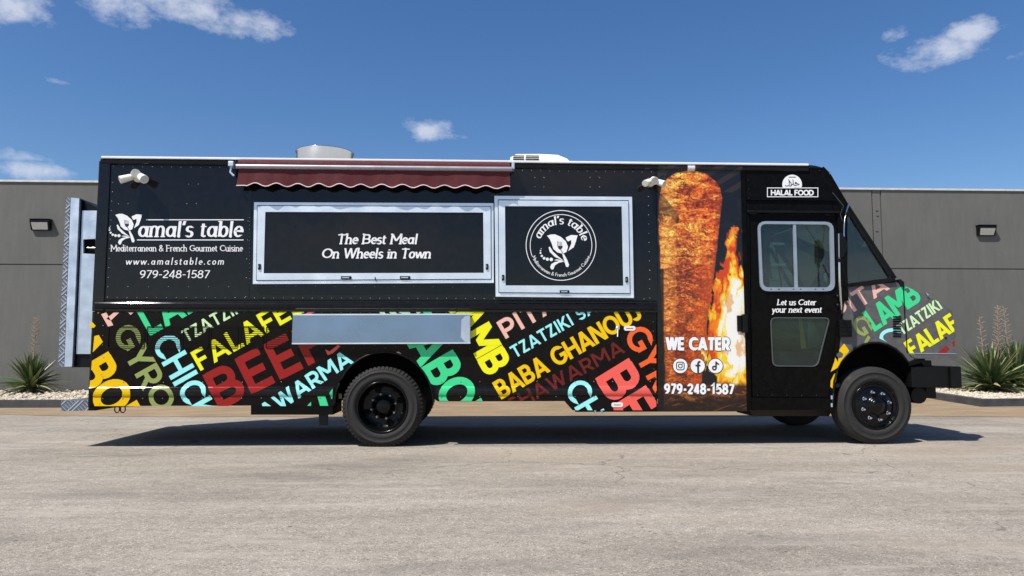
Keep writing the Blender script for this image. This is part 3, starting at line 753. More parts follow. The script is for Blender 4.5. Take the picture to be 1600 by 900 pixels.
# ---- hatches (two service windows, closed)
def quad_frame(o, i, y0, th, name, m, parent):
    return plate(o, [i[::-1]], y0, th).build(name, m, parent)
h1 = quad_frame([(397, 316), (771, 317.5), (771.5, 441), (395, 443)], [(401.5, 320.5), (767.5, 322), (768, 437), (400, 439)], -.03, .03, 'hatch_frame', M['alu'], T)
quad_frame([(402.5, 321.8), (766.5, 323), (767, 435.5), (401, 437.5)], [(414.5, 331), (755, 332), (755.8, 426.3), (412, 427)], -.042, .04, 'sash', M['alu'], h1)
plate([(414.8, 331.3), (754.8, 332.3), (755.5, 426), (412.3, 426.7)], (), -.032, .03).build('hatch_panel', M['black'], h1)
plate([(395, 441.6), (771.5, 439.8), (771.5, 442), (395, 443.8)], (), -.05, .02).build('sill', M['alu'], h1)
h2 = quad_frame([(772.5, 306), (987.5, 307.5), (990.5, 465), (774.5, 463)], [(777.8, 311.5), (982.5, 312.5), (985, 459.5), (779, 458)], -.034, .034, 'hatch_frame', M['alu'], T)
quad_frame([(779, 313), (981.5, 314), (984, 458), (780, 456.5)], [(789, 322), (971.5, 322.5), (974, 446.5), (790, 446)], -.048, .045, 'sash', M['alu'], h2)
plate([(789.3, 322.3), (971.2, 322.8), (973.7, 446.2), (790.3, 445.7)], (), -.036, .03).build('hatch_panel', M['black'], h2)
plate([(774.5, 461.6), (990.5, 463.6), (990.5, 465.6), (774.5, 463.6)], (), -.055, .02).build('sill', M['alu'], h2)
def latch(px, py, w, h, y, par):
    p = P(px, py, y); kx = w / 150; kz = h / 150
    MB().box(p.x - kx / 2, p.x + kx / 2, y - .012, y, p.z - kz / 2, p.z + kz / 2, .004).build('latch', M['satin'], par)
    MB().box(p.x - kx / 2 + .012, p.x + kx / 2 - .02, y - .018, y - .012, p.z - kz / 5, p.z + kz / 4, .002).build('latch_handle', M['chrome'], par)
latch(541, 434, 16, 5, -.042, h1); latch(633, 434, 16, 5, -.042, h1); latch(405.5, 417, 4, 9, -.042, h1); latch(761, 417, 4, 9, -.042, h1)
latch(882, 456, 15, 5, -.048, h2); latch(979, 437, 4, 9, -.048, h2); latch(786, 434, 4, 9, -.048, h2)
p = P(586, 433, -.042); MB().tube([p, p + Vector((.004, -.012, -.02)), p + Vector((.015, -.012, -.045))], .005, 6).build('keeper', M['satin'], h1)
# ---- fold-down shelf
shf = plate([(457.5, 492), (735, 491.3), (735, 536.5), (456, 537.5)], (), -.055, .012).build('folding_shelf', M['steel'], T)
plate([(457.5, 490.6), (735, 489.9), (735, 492), (457.5, 492.7)], (), -.058, .05).build('shelf_edge', M['alu'], shf)
plate([(456, 535.8), (735, 534.9), (735, 536.9), (456, 537.9)], (), -.060, .03).build('shelf_edge', M['alu'], shf)
for px in (500, 590, 700):
    a = P(px, 505); MB().box(a.x - .02, a.x + .02, -.044, 0, a.z - .2, a.z + .02).build('shelf_bracket', M['satin'], shf)
en = plate([(721, 500), (727, 494), (734, 493), (734, 535), (726, 534), (720, 527)], (), -.0565, .003).build('shelf_end', M['galv'], shf)
for py in (499, 509, 526): rivet
# ---- awning
aw = MB(); c0 = P(372, 252.5, -.1); c1_ = P(797, 254, -.1)
zc = (P(372, 262, -.1).z + P(798, 264, -.1).z) / 2
aw = MB().tube([(c0.x, -.065, zc + .035), (c1_.x, -.065, zc + .035)], .048, 14).build('awning_roll', M['maroon'], T)
aw['label'] = 'rolled maroon canvas awning with scalloped valance'
MB().tube([(c0.x - .005, -.13, zc - .002), (c1_.x + .02, -.13, zc - .002)], .026, 12).build('front_bar', M['silver'], aw)
vt = P(500, 265, -.125).z; vb = P(500, 291, -.125).z
nx = 260; v = []; f = []; ed = []
for i in range(nx + 1):
    t_ = i / nx; px = 369 + 428 * t_; x = P(px, 290, -.125).x
    ph = (x - P(382, 290, -.125).x) / (32.3 / 148) * 2 * math.pi
    wv = .5 - .5 * math.cos(ph) if px > 384 else 0
    zz = vb + (.036 * wv) * (1 - .15 * t_) - .008 * (1 if px > 384 else 0)
    y = -.125 + .008 * math.sin(x * 9) + .004 * math.sin(x * 31)
    xt = max(x, P(374, 265, -.125).x)
    for j in range(4):
        s_ = j / 3; v.append((xt + (x - xt) * s_, -.128 + (y + .128) * s_, vt + (zz - vt) * s_))
    ed.append((x, y - .002, zz))
for i in range(nx):
    for j in range(3): a = i * 4 + j; f.append((a, a + 4, a + 5, a + 1))
vb_ = MB().add(v, f, True); n0 = len(v)
vb_.add([(p_[0], p_[1] + .004, p_[2]) for p_ in v], f, True)
vb_.build('valance', M['maroon'], aw)
MB().tube(ed, .0052, 5).build('piping', M['pinkedge'], aw)
p = P(363.5, 266, -.06)
MB().box(p.x - .03, p.x + .025, -.12, 0, p.z + .03, p.z + .085, .01).build('bracket', M['galv'], aw)
MB().tube([(p.x, -.09, p.z + .04), (p.x - .01, -.1, p.z - .03), (p.x + .03, -.1, p.z - .07)], .012, 8).build('crank_eye', M['galv'], aw)
p = P(800, 262, -.06); MB().box(p.x - .005, p.x + .025, -.13, 0, p.z - .03, p.z + .05, .008).build('bracket', M['galv'], aw)
# ---- roof vent and air conditioner
c = P(507.5, 249, 1.25); r_ = (P(552, 235, 1.25).x - P(463, 235, 1.25).x) / 2; zt_ = P(507, 228.5, 1.25 - .3).z
MB().lathe([(r_ * .97, ZT + .02), (r_ * .97, zt_ - .014), (r_ * 1.0, zt_ - .012), (r_ * 1.01, zt_ - .004), (r_ * 1.0, zt_), (r_ * .95, zt_ - .01), (r_ * .94, ZT + .05), (.02, ZT + .05)], (c.x, 1.25, 0), 'Z', 64).build('roof_vent', M['alu2'] if 'alu2' in M else mat('spun_aluminium', (.36, .37, .38), .22, 1.0, .06, 3), T)
a0, a1 = P(794, 250, .8), P(908, 250, .8); zt_ = P(840, 237.5, .8).z
ac = MB(); pr = [(a0.x, ZT + .02), (a0.x + .03, zt_ - .05), (a0.x + .1, zt_ - .005), (a0.x + .38, zt_), (a1.x - .27, zt_ - .01), (a1.x - .16, zt_ - .06), (a1.x - .04, ZT + .12), (a1.x, ZT + .02)]
n = len(pr)
def acy(x, z): return .1 * max(0, (z - ZT - .1)) / .27
v = [(x, .8 + acy(x, z), z) for x, z in pr] + [(x, 1.5 - acy(x, z), z) for x, z in pr]
aco = ac.add(v, [tuple(range(n)), tuple(range(n, 2 * n))] + [(i, (i + 1) % n, (i + 1) % n + n, i + n) for i in range(n)]).build('air_conditioner', M['cream'], T)
for (x0, x1) in ((802.5, 819.5), (822, 843)):
    for k in range(5):
        py = 240.8 + k * 2.9; a, b_ = P(x0 - k * .3, py, .8), P(x1, py, .8); yy = .8 + acy(0, a.z)
        MB().box(a.x, b_.x, yy - .006, yy + .01, a.z - .006, a.z + .005).build('grille_slot', M['dark'], aco)
# ---- flood lamps on the side
def spot(cx, cy, hs):
    c = P(cx, cy, 0); o = MB().lathe([(.001, 0), (.045, 0), (.045, -.03), (.035, -.06), (.02, -.07), (.001, -.072)], (c.x, 0, c.z), 'Y', 20).build('security_light', M['cream'], T)
    for (dx, dz, ex, ez, r) in hs:
        a = Vector((c.x + dx, -.08, c.z + dz)); b_ = Vector((c.x + dx + ex, -.15, c.z + dz + ez))
        d = (b_ - a)
        MB().tube([a - d * .1, a + d * .15, a + d * .9, b_], [r * .6, r * .85, r, r], 16).build('lamp_head', M['cream'], o)
        MB().tube([b_, b_ + d.normalized() * .002], r * .86, 16).build('lamp_lens', M['lens'], o)
        MB().tube([(c.x, -.03, c.z), a], .018, 8).build('lamp_arm', M['cream'], o)
spot(217, 279, [(-.03, .0, -.09, -.05, .04), (.035, .012, .09, -.055, .045), (-.01, .02, .045, .0, .045)])
spot(1016, 286, [(-.03, .0, -.06, -.04, .036), (.01, .02, .005, -.03, .042), (.045, .0, .07, -.045, .036)])

# ---- rear folding porch and step
yp = .10
dp = mat('diamond_plate', (.42, .47, .54), .35, .6, .12, 9)
def dia(m):
    t = NT(m); 
    c = t.n.new('ShaderNodeTexCoord'); s3 = t.n.new('ShaderNodeSeparateXYZ'); t.l.new(c.outputs['Object'], s3.inputs[0])
    def wave(sgn):
        u = t.math('ADD', t.math('MULTIPLY', s3.outputs[0], 1.0), t.math('MULTIPLY', s3.outputs[2], sgn))
        v_ = t.math('SUBTRACT', t.math('MULTIPLY', s3.outputs[0], 1.0), t.math('MULTIPLY', s3.outputs[2], sgn))
        a = t.math('SINE', t.math('MULTIPLY', u, 72.0)); b = t.math('SINE', t.math('MULTIPLY', v_, 36.0))
        return t.math('MULTIPLY', t.math('POWER', t.math('ABSOLUTE', a), 3.0), t.math('GREATER_THAN', b, 0.0) if sgn > 0 else t.math('LESS_THAN', t.math('SINE', t.math('MULTIPLY', u, 36.0)), 0.0))
    h = t.math('MAXIMUM', wave(1.0), wave(-1.0)); t.bump(h, 1.0, .02)
    old = t.b.inputs['Base Color'].links[0].from_socket
    t.l.new(t.mix(t.math('MULTIPLY', h, .75), t.mix(1.0, old, (.5, .52, .56), 'MULTIPLY'), (.8, .85, .92)), t.b.inputs['Base Color'])
dia(dp); M['dia'] = dp
pf = plate([(103.5, 308), (109.5, 308), (99.8, 573), (90.5, 573)], (), yp, 1.9).build('porch_plate', M['dia'], T)
plate([(110.5, 308.6), (124, 310), (112.5, 572.5), (100.6, 573)], (), yp - .01, 1.85).build('porch_channel', M['galv'], pf)
plate([(125.2, 311), (129, 313), (118.5, 572), (113.6, 572)], (), yp + .03, 1.7).build('porch_recess', M['dark'], pf)
k0 = P(150, 322, .1)
# top tread that slopes from the frame to the body, inner door and window
plate([(124.5, 309.5), (153, 325), (153, 330), (127, 330), (127, 316)], (), yp + .06, .5).build('porch_top', M['satin'], pf)
plate([(128.5, 329), (153, 329), (146, 553), (119, 553)], [[(130, 374), (130, 396), (149, 397), (149, 373)]], yp + .02, .03).build('porch_side', M['galv'], pf)
plate([(128.5, 371), (151, 371), (151, 399), (128.5, 399)], (), yp + .06, .02).build('porch_handle_well', M['dark'], pf)
a = P(136, 387, yp + .04); MB().tube([a, a + Vector((.09, 0, .0))], .008, 8).build('porch_handle', M['chrome'], pf)
plate([(113, 552.5), (145, 552.5), (143, 574), (112, 574)], (), yp + .04, 1.6).build('porch_base', M['satin'], pf)
sb = plate([(95.5, 626), (138, 625.5), (138, 641.5), (95.5, 642.5)], (), .04, 2.0).build('rear_step', M['dia'], T)
plate([(138.5, 624), (149, 622), (149, 641.5), (138.5, 641.5)], (), .03, 1.9).build('step_bracket', M['satin'], T)
for px in (183, 192):
    c = P(px, 639.5, .05); MB().tube([c + Vector((.025 * math.sin(R(a)), 0, -.035 * math.cos(R(a)) - .0)) for a in range(-140, 141, 20)], .006, 6).build('safety_chain_hook', M['satin'], T)
# ---- underbody pieces
plate([(392, 631), (520, 630), (520, 648), (392, 648)], (), .12, .5).build('tank', M['satin'], T)
plate([(497, 634), (513, 634), (512, 665), (499, 665)], (), .16, .02).build('mud_flap', M['rubber'], T)
plate([(497, 634), (513, 634), (512, 665), (499, 665)], (), 1.9, .02).build('mud_flap', M['rubber'], T)
plate([(522, 615), (534, 615), (534, 623), (522, 623)], (), .2, .03).build('marker_light', M['reflector'], T)
plate([(1170, 640), (1300, 640), (1296, 650), (1176, 650)], (), .35, .5).build('step_well', M['grime'], T)
MB().box(P(900, 640).x, P(1168, 640).x, .04, .08, zb3 - .02, zb3 + .06).build('lower_rail', M['satin'], T)
MB().tube([(XR + .5, 1.1, .62), (XB - .3, 1.1, .6)], .05, 10).build('drive_shaft', M['dark'], T)
for xx in (-1.036, 4.24): MB().tube([(xx, .3, .42), (xx, YF - .3, .42)], .07, 10).build('axle', M['dark'], T)

# ---- wheels
def wheel(cx, cz, r, rr_, deep, y0, dual=False, mirror=False):
    w = bpy.data.objects.new('wheel', None); col.objects.link(w); w.parent = T; w.empty_display_size = .2
    w.location = Vector((cx, y0, cz)) - T.location
    if mirror: w.rotation_euler = (0, 0, math.pi)
    wd = .235
    prof = [(rr_ * 1.0, .02), (rr_ * 1.03, .006), (rr_ * 1.07, .0), (rr_ * 1.08, -.005), (rr_ + (r - rr_) * .35, -.012), (rr_ + (r - rr_) * .38, -.009), (rr_ + (r - rr_) * .6, -.008), (rr_ + (r - rr_) * .62, -.012), (rr_ + (r - rr_) * .66, -.012), (rr_ + (r - rr_) * .68, -.006), (r - .03, .008), (r - .008, .024), (r, .045)]
    tr = MB()
    for off in ((0, .30) if dual else (0,)):
        pf_ = [(a, b + off) for a, b in prof]
        for gy in (.07, .115, .16): pf_ += [(r, gy + off - .006), (r - .011, gy + off - .004), (r - .011, gy + off + .004), (r, gy + off + .006)]
        pf_ += [(r, wd - .045 + off), (r - .01, wd - .02 + off), (r - .04, wd - .005 + off), (rr_ * 1.02, wd - .01 + off), (rr_ * .98, wd - .02 + off)]
        tr.lathe(pf_, (0, 0, 0), 'Y', 72)
    me_o = tr.build('tyre', M['rubber'], w, loc=(0, 0, 0))
    # shoulder lugs of the tread and raised sidewall ribs
    lg = MB()
    for k in range(60):
        a = 2 * math.pi * k / 60; ca, sa = math.cos(a), math.sin(a); tx, tz = -sa, ca
        for (yy0, yy1, r0, r1) in ((.002, .052, r - .03, r + .006),):
            v = []
            for (s1, rad, yy) in ((-1, r0, yy0), (1, r0, yy0), (1, r1 - .004, yy0 + .018), (-1, r1 - .004, yy0 + .018), (-1, r0, yy1), (1, r0, yy1), (1, r1, yy1), (-1, r1, yy1)):
                v.append((ca * rad + tx * s1 * .013, yy, sa * rad + tz * s1 * .011))
            lg.add(v, [(0, 1, 2, 3), (4, 5, 6, 7), (0, 1, 5, 4), (1, 2, 6, 5), (2, 3, 7, 6), (3, 0, 4, 7)])
    if deep: lg.build('tread_lug', M['rubber'], w, loc=(0, 0, 0), kind='stuff')
    if deep:
        rp = [(rr_ * 1.01, .024), (rr_ * 1.035, .004), (rr_ * 1.0, -.004), (rr_ * .95, .006), (rr_ * .93, .04), (rr_ * .88, .1), (rr_ * .84, .135), (rr_ * .6, .15), (.12, .14), (.09, .12), (.085, .09), (.06, .075), (.001, .07)]
    else:
        rp = [(rr_ * 1.01, .024), (rr_ * 1.035, .004), (rr_ * 1.0, -.004), (rr_ * .95, .006), (rr_ * .92, .035), (rr_ * .8, .02), (rr_ * .68, .0), (rr_ * .42, -.004), (rr_ * .38, -.03), (rr_ * .3, -.05), (.001, -.055)]
    MB().lathe(rp, (0, 0, 0), 'Y', 64).build('rim', M['rim'], w, loc=(0, 0, 0))
    if not deep:
        tp = MB().lathe([(rr_ * .3, -.045), (rr_ * .27, -.06), (.02, -.064), (.001, -.064)], n=24).build('hub_cap', M['rim'], w, loc=(0, 0, 0))
    rad = rr_ * (.5 if deep else .60); yy = .135 if deep else -.005
    nut = None
    for k in range(8):
        a = R(k * 45 + 14)
        if nut is None:
            b = MB().lathe([(.021, .012), (.021, -.006), (.015, -.012), (.015, -.032), (.009, -.04), (.001, -.042)], n=10, smooth=False)
            o = b.build('lug_nut', M['nut'] if deep else M['chrome'], w, loc=(rad * math.cos(a), yy, rad * math.sin(a))); nut = o.data
        else:
            o = bpy.data.objects.new('lug_nut', nut); col.objects.link(o); o.parent = w; o.location = (rad * math.cos(a), yy, rad * math.sin(a))
    if deep:
        for k in range(4):
            a = R(k * 90 + 20); MB().lathe([(.035, .128), (.028, .127), (.001, .127)], (rr_ * .70 * math.cos(a), 0, rr_ * .70 * math.sin(a)), n=14).build('hand_hole', M['dark'], w, loc=(0, 0, 0))
    return w
M['nut'] = mat('dull_nut', (.25, .25, .26), .3, .9)
rw = P(597, 634.5, -.0); fw = P(1369, 633, 0)
RT = .413
wheel(rw.x, RT - .004, RT + .004, .262, True, .01, dual=True)
wheel(fw.x, RT - .006, RT, .245, False, .01)
wheel(rw.x, RT - .004, RT + .004, .262, True, YF - .01, dual=True, mirror=True)
wheel(fw.x, RT - .006, RT, .245, False, YF - .01, mirror=True)

# ---- cab
cabtop = [(1159, 262), (1286, 262), (1296, 272), (1325, 322), (1399, 436), (1400, 441), (1345, 446.5), (1322.5, 449)]
cabbot = [(1318, 480), (1316, 500), (1306, 600), (1303, 640), (1166, 641)]
door_o = [(1171, 333), (1307.5, 335), (1312, 470), (1302, 560), (1296, 622), (1174, 621)]
qg = [(1324, 331), (1328.5, 333), (1394, 434), (1349, 440), (1324, 443)]
cs = plate(cabtop + cabbot, [door_o[::-1], qg[::-1]], 0, .03).build('cab_side', M['door'], T)
far = []
def mirr(pts): return [(P(*p).x, YF - .03, P(*p).z) for p in pts]
win = rpoly([(1184, 345.5), (1302.5, 346.5), (1305, 455), (1188, 455)], 13)
wini = rpoly([(1188, 349.8), (1297, 350.8), (1299.5, 449), (1192.5, 449)], 9)
fmir = lambda l: [tuple(Vector(p)) for p in mirr(l)]
lo_w = rpoly([(1203.5, 495.5), (1297.5, 496), (1278, 573), (1207, 572.5)], 9)
loops_far = [fmir(cabtop + cabbot), fmir(win)[::-1], fmir(qg)[::-1], fmir(lo_w)[::-1]]
plate(loops_far[0], loops_far[1:], th=.03, pts=True).build('cab_side', M['inner'], T)
# front of the cab: fascia, windshield posts, glass
def across(pa, pb, th, name, m, y0=.03, y1=YF - .03, par=T):
    a, b_ = P(*pa), P(*pb); d = (b_ - a).normalized(); n_ = Vector((d.z, 0, -d.x)) * th
    v = [(q_.x, yy, q_.z) for yy in (y0, y1) for q_ in (a, b_, b_ - n_, a - n_)]
    return MB().add(v, [(0, 1, 2, 3), (4, 5, 6, 7), (0, 1, 5, 4), (1, 2, 6, 5), (2, 3, 7, 6), (3, 0, 4, 7)]).build(name, m, par)
across((1286, 262), (1296, 272), .03, 'cab_brow', M['door']); across((1296, 272), (1325, 322), .03, 'cab_fascia', M['door'])
_a, _b = Vector((XRF, 0, ZT + .012)), P(1287, 262.5)
_v = [(x, y, z) for y in (0, YF) for x, z in ((_a.x, _a.z), (_a.x + (_b.x - _a.x) * .5, _b.z + (_a.z - _b.z) * .72), (_b.x, _b.z), (_b.x - .03, _b.z - .03), (_a.x, _b.z - .03))]
MB().add(_v, [(0, 1, 2, 3, 4), (5, 6, 7, 8, 9)] + [(i, (i + 1) % 5, (i + 1) % 5 + 5, i + 5) for i in range(5)]).build('roof_nose', M['black'], T)
ws = across((1325, 323), (1399, 436), .008, 'windshield', M['glass'], .1, YF - .1)
across((1325, 323), (1399, 436), .04, 'centre_post', M['satin'], YF / 2 - .02, YF / 2 + .02)
across((1325, 323), (1399, 436), .04, 'corner_pillar', M['satin'], .03, .07); across((1325, 323), (1399, 436), .04, 'corner_pillar', M['satin'], YF - .1, YF - .03)
MB().box(XB - .0, P(1290, 262).x, .03, YF - .03, ZT - .12, ZT - .02).build('cab_ceiling', M['inner'], T)
MB().box(XB, P(1262, 262).x, .0, YF, ZT - .018, ZT - .006).build('cab_roof_lip', M['black'], T)
for (l_, nm) in ((qg, 'quarter_glass'),):
    plate(l_, (), .012, .006).build(nm, M['glass'], T); plate([tuple((p[0], YF - .02, p[2])) for p in fmir(l_)], (), th=.006, pts=True).build(nm, M['glass'], T)
plate([(1322, 327), (1328, 329), (1396, 432), (1390, 434), (1328.5, 338), (1325, 338)], (), -.005, .02).build('window_seal', M['satin'], T)
plate([(1325, 443), (1349, 439.5), (1396, 433.5), (1400, 438), (1362, 446), (1345, 447), (1325, 448)], (), -.005, .02).build('window_seal', M['satin'], T)
# cab header and door track
za = P(1230, 313).z; MB().box(P(1166, 320).x, P(1306, 320).x, -.018, .0, za - .004, za + .004, .002).build('header_seam', M['door'], T)
a = P(1166, 331); MB().box(a.x, P(1310, 331).x, -.03, .0, a.z - .012, a.z + .014, .006).build('door_track', M['satin'], T)
a = P(1160, 380); MB().box(a.x, P(1166.5, 380).x, -.014, .0, zb3, ZG + .06, .005).build('cab_pillar', M['door'], T)
a = P(1309, 360); MB().box(a.x, P(1321, 360).x, -.01, .0, P(1310, 470).z, P(1310, 330).z, .004).build('front_pillar', M['door'], T)
rv = MB(); row(P(1200, 266).z, P(1168, 266).x, P(1285, 266).x, .1); colr(P(1170, 300).x, P(1170, 310).z, P(1170, 270).z, .1)
for px in range(1184, 1296, 23): rivet(px, 618, .008, .012)
for py in range(340, 460, 14): rivet(1152, py, .004)
for py in range(285, 620, 20): rivet(1021.5, py, .004)
rv.build('rivet', M['satin'], T, kind='stuff')
# door
dr = plate([(1172, 334), (1306.5, 336), (1311, 470), (1301, 560), (1295, 621), (1175, 620)], [win[::-1], lo_w[::-1]], .012, .025).build('sliding_door', M['door'], T)
plate(win, [wini[::-1]], -.006, .03).build('window_frame', M['greyframe'], dr)
plate(wini, (), .022, .005).build('window_pane', M['glass'], dr)
plate([(1239.3, 350), (1243.8, 350), (1246.8, 449.5), (1242, 449.5)], (), -.002, .02).build('window_mullion', M['greyframe'], dr)
lo_i = rpoly([(1205, 497), (1296, 497.5), (1277, 571.5), (1208.5, 571)], 8)
plate(lo_w, [lo_i[::-1]], .006, .02).build('window_seal', mat('grey_rubber', (.07, .08, .08), .5), dr)
plate(lo_i, (), .022, .005).build('lower_pane', M['glassdirty'], dr)
for px in (1205, 1217, 1240, 1251, 1274, 1286): 
    c = P(px, 451.8, -.006); MB().box(c.x - .008, c.x + .008, -.008, -.005, c.z - .004, c.z + .004).build('frame_screw', M['satin'], dr)
c = P(1289, 434, .05); MB().box(c.x - .012, c.x + .012, .035, .06, c.z - .04, c.z + .05, .006).build('door_pull', M['white'], dr)
MB().box(P(1158, 500).x, P(1166, 500).x, -.05, 0, P(1160, 520).z, P(1160, 491).z, .012).build('door_latch', M['satin'], T)
MB().box(P(1151, 500).x, P(1158, 500).x, -.02, 0, P(1160, 518).z, P(1160, 493).z, .008).build('door_latch', M['satin'], T)
vv = MB().box(P(1310, 510).x, P(1329, 510).x, -.03, .005, P(1310, 526.5).z, P(1310, 500).z, .008).build('vent_box', M['satin'], T)
for k in range(4):
    z = P(1310, 503 + k * 6.2).z; MB().box(P(1311, 510).x, P(1328, 510).x, -.038, -.03, z - .014, z - .004, .003).build('louvre', M['satin'], vv)
# step, sill under the door
plate([(1168, 622.5), (1298, 623.5), (1302, 641), (1170, 640)], (), .02, .3).build('door_step', M['satin'], T)
for py in (627, 632, 637): 
    a, b_ = P(1172, py, .014), P(1298, py, .014); MB().box(a.x, b_.x, .012, .024, a.z - .004, a.z + .004).build('step_rib', M['satin'], T)
for py in (621, 633): 
    c = P(1299.5, py, -.004); MB().box(c.x - .008, c.x + .01, -.006, .01, c.z - .02, c.z + .02, .003).build('hinge_pin', M['galv'], T)
# cab interior
ci = MB().box(XB - .03, XB + .0, .04, YF - .04, .7, ZT - .1).build('bulkhead', M['inner'], T)
MB().box(XB, P(1330, 500).x, .06, YF - .06, .60, .64).build('cab_floor', M['inner'], T)
d0 = P(1335, 440); MB().box(d0.x - .15, P(1390, 440).x, .32, YF - .3, 1.15, P(1340, 436).z - .03, .05).build('dashboard', M['seat'], T)
s0 = P(1200, 450)
MB().box(s0.x, s0.x + .45, 1.35, 1.85, 1.0, 1.12, .04).build('seat', M['seat'], T); MB().box(s0.x - .08, s0.x + .06, 1.35, 1.85, 1.1, 1.75, .05).build('seat', M['seat'], T)
a = Vector((P(1275, 440).x, 1.6, 1.55)); MB().tube([a + Vector((.09 * math.cos(R(k)), .19 * math.sin(R(k)), .16 * math.cos(R(k)))) for k in range(0, 361, 15)], .014, 6).build('steering_wheel', M['seat'], T)
MB().tube([a, (d0.x, 1.6, 1.2)], .02, 8).build('steering_column', M['seat'], T)
for (pa, pb, w_) in (((1261, 360), (1296, 412), .018), ((1203, 388), (1238, 452), .022), ((1198, 386), (1206, 436), .012), ((1212, 388), (1222, 452), .01)):
    a, b_ = P(*pa, 1.2), P(*pb, 1.2); MB().tube([a, b_], w_, 6).build('cab_strut', M['seat'], T)
for (py, x0, x1) in ((381, 1204, 1225), (413.5, 1204, 1227)):  # two pale bars just inside the door window
    a, b_ = P(x0, py, .08), P(x1, py, .08); MB().box(a.x, b_.x, .06, .08, a.z - .013, a.z + .013, .003).build('pale_bar', M['cream'], T)
for (pa, pb) in (((1193, 420), (1193, 439)), ((1193, 439), (1223, 439)), ((1223, 420), (1223, 439))):
    a, b_ = P(*pa, .1), P(*pb, .1); MB().tube([a, b_], .006, 5).build('wire_basket', M['silver'], T)
a = P(1250, 494, .07); b_ = P(1256, 545, .09)
MB().add([(a.x - .015, .07, a.z), (a.x + .015, .07, a.z), (b_.x + .03, .09, b_.z), (b_.x - .03, .09, b_.z), (a.x - .015, .075, a.z), (a.x + .015, .075, a.z), (b_.x + .03, .095, b_.z), (b_.x - .03, .095, b_.z)],
         [(0, 1, 2, 3), (4, 5, 6, 7), (0, 1, 5, 4), (1, 2, 6, 5), (2, 3, 7, 6), (3, 0, 4, 7)]).build('seat_belt', M['strap'], T)
plate([(1262, 505), (1268, 500), (1280, 520), (1284, 543), (1262, 545)], (), .2, .1).build('pedal_bracket', M['silver'], T)
plate([(1210, 500), (1243, 505), (1243, 520), (1215, 512)], (), .45, .1).build('stowed_cover', M['seat'], T)
# far door lower so that daylight does not flood the floor
# ---- hood: near side panel leaning inwards, loft to the far side
HA, HB_ = .018, .010; hx0, hz0 = P(1322, 560).x, .75
def HP(p, off=0.0): return P(p[0], p[1], .002 + off, HA, HB_, hx0, hz0)
ar = []
fc = (1367, 611); frx, frz = 64, 78
for k in range(15):
    a = R(12 + 168 * k / 14); ar.append((fc[0] + 65 * math.cos(a), 612 - 77 * math.sin(a)))
hood_o = [(1322, 449), (1345, 446.5), (1399, 440.5), (1412, 446), (1440, 459), (1470, 473), (1488, 484.5), (1491.5, 520), (1494, 559.5), (1433, 561)] + ar[2:] + [(1300, 640), (1304, 600), (1311, 540), (1318, 480)]
pts = [HP(p) for p in hood_o]; n = len(pts); tris = tessellate_polygon([[Vector((p.x, p.z, 0)) for p in pts]])
v = [p[:] for p in pts] + [(p.x, YF - p.y, p.z) for p in pts]
f = [tuple(t_) for t_ in tris] + [tuple(i + n for i in t_[::-1]) for t_ in tris] + [(i, (i + 1) % n, (i + 1) % n + n, i + n) for i in range(n)]
hood = MB().add(v, f).build('hood', M['hood'], T)
hood.data.materials.append(M['dark'])                 # dark material for the inside faces of the wheel arch
for pl in hood.data.polygons:
    ii = [i % n for i in pl.vertices]
    if len(pl.vertices) == 4 and all(9 <= i <= 23 for i in ii): pl.material_index = 1
lipp = [HP(p, -.004) for p in [(1433, 561)] + ar[2:]]; MB().tube(lipp, .012, 6).build('fender_lip', M['satin'], T)
MB().box(P(1312, 600).x, P(1480, 600).x, .38, YF - .38, .5, 1.15).build('engine_bay', M['dark'], T)
sm = [HP(p, -.003) for p in ((1411.5, 447), (1413.5, 490), (1417.5, 551))]; MB().tube(sm, .006, 5).build('hood_seam', M['dark'], T)
def hplate(o, off, th, name, m, par=T): return plate(o, (), mp=lambda p: HP(p, off), th=th).build(name, m, par)
hplate([(1421, 551.5), (1494, 552), (1494.5, 553.2), (1421, 553)], -.006, .01, 'nose_trim', M['greyframe']); hplate([(1421, 554), (1495.5, 554), (1496.5, 560.5), (1430, 560)], -.008, .02, 'nose_skirt', M['hood'])
hplate([(1403, 437), (1407, 436), (1413, 441), (1413, 449), (1408, 447)], -.02, .05, 'hood_hinge', M['satin'])
hplate([(1446.5, 457.5), (1449, 458), (1452, 461.5), (1449.5, 461.5)], -.02, .03, 'hood_catch', M['chrome'])
for k in range(9):
    y = 494 + k * 3.8; hplate([(1395.5, y), (1408, y), (1408.3, y + 1.9), (1395.8, y + 1.9)], -.007, .012, 'hood_louvre', M['dark'])
hplate([(1477, 527), (1479.5, 527), (1479.5, 529.5), (1477, 529.5)], -.004, .006, 'hood_screw', M['dark'])
# front grille and lamps
fx = P(1494, 540, .3).x - .075
gr = MB().box(fx - .02, fx + .012, .62, YF - .62, .98, 1.32, .01).build('grille', M['satin'], T)
for k in range(6): MB().box(fx + .01, fx + .022, .64, YF - .64, 1.01 + k * .05, 1.03 + k * .05).build('grille_bar', M['galv'], gr)
for yy in (.33, YF - .33):
    hl = MB().tube([(fx - .03, yy, 1.16), (fx + .02, yy, 1.16)], .105, 24).build('headlight', M['satin'], T)
    MB().tube([(fx + .02, yy, 1.16), (fx + .03, yy, 1.16)], .09, 24).build('headlight_lens', M['lens'], hl)
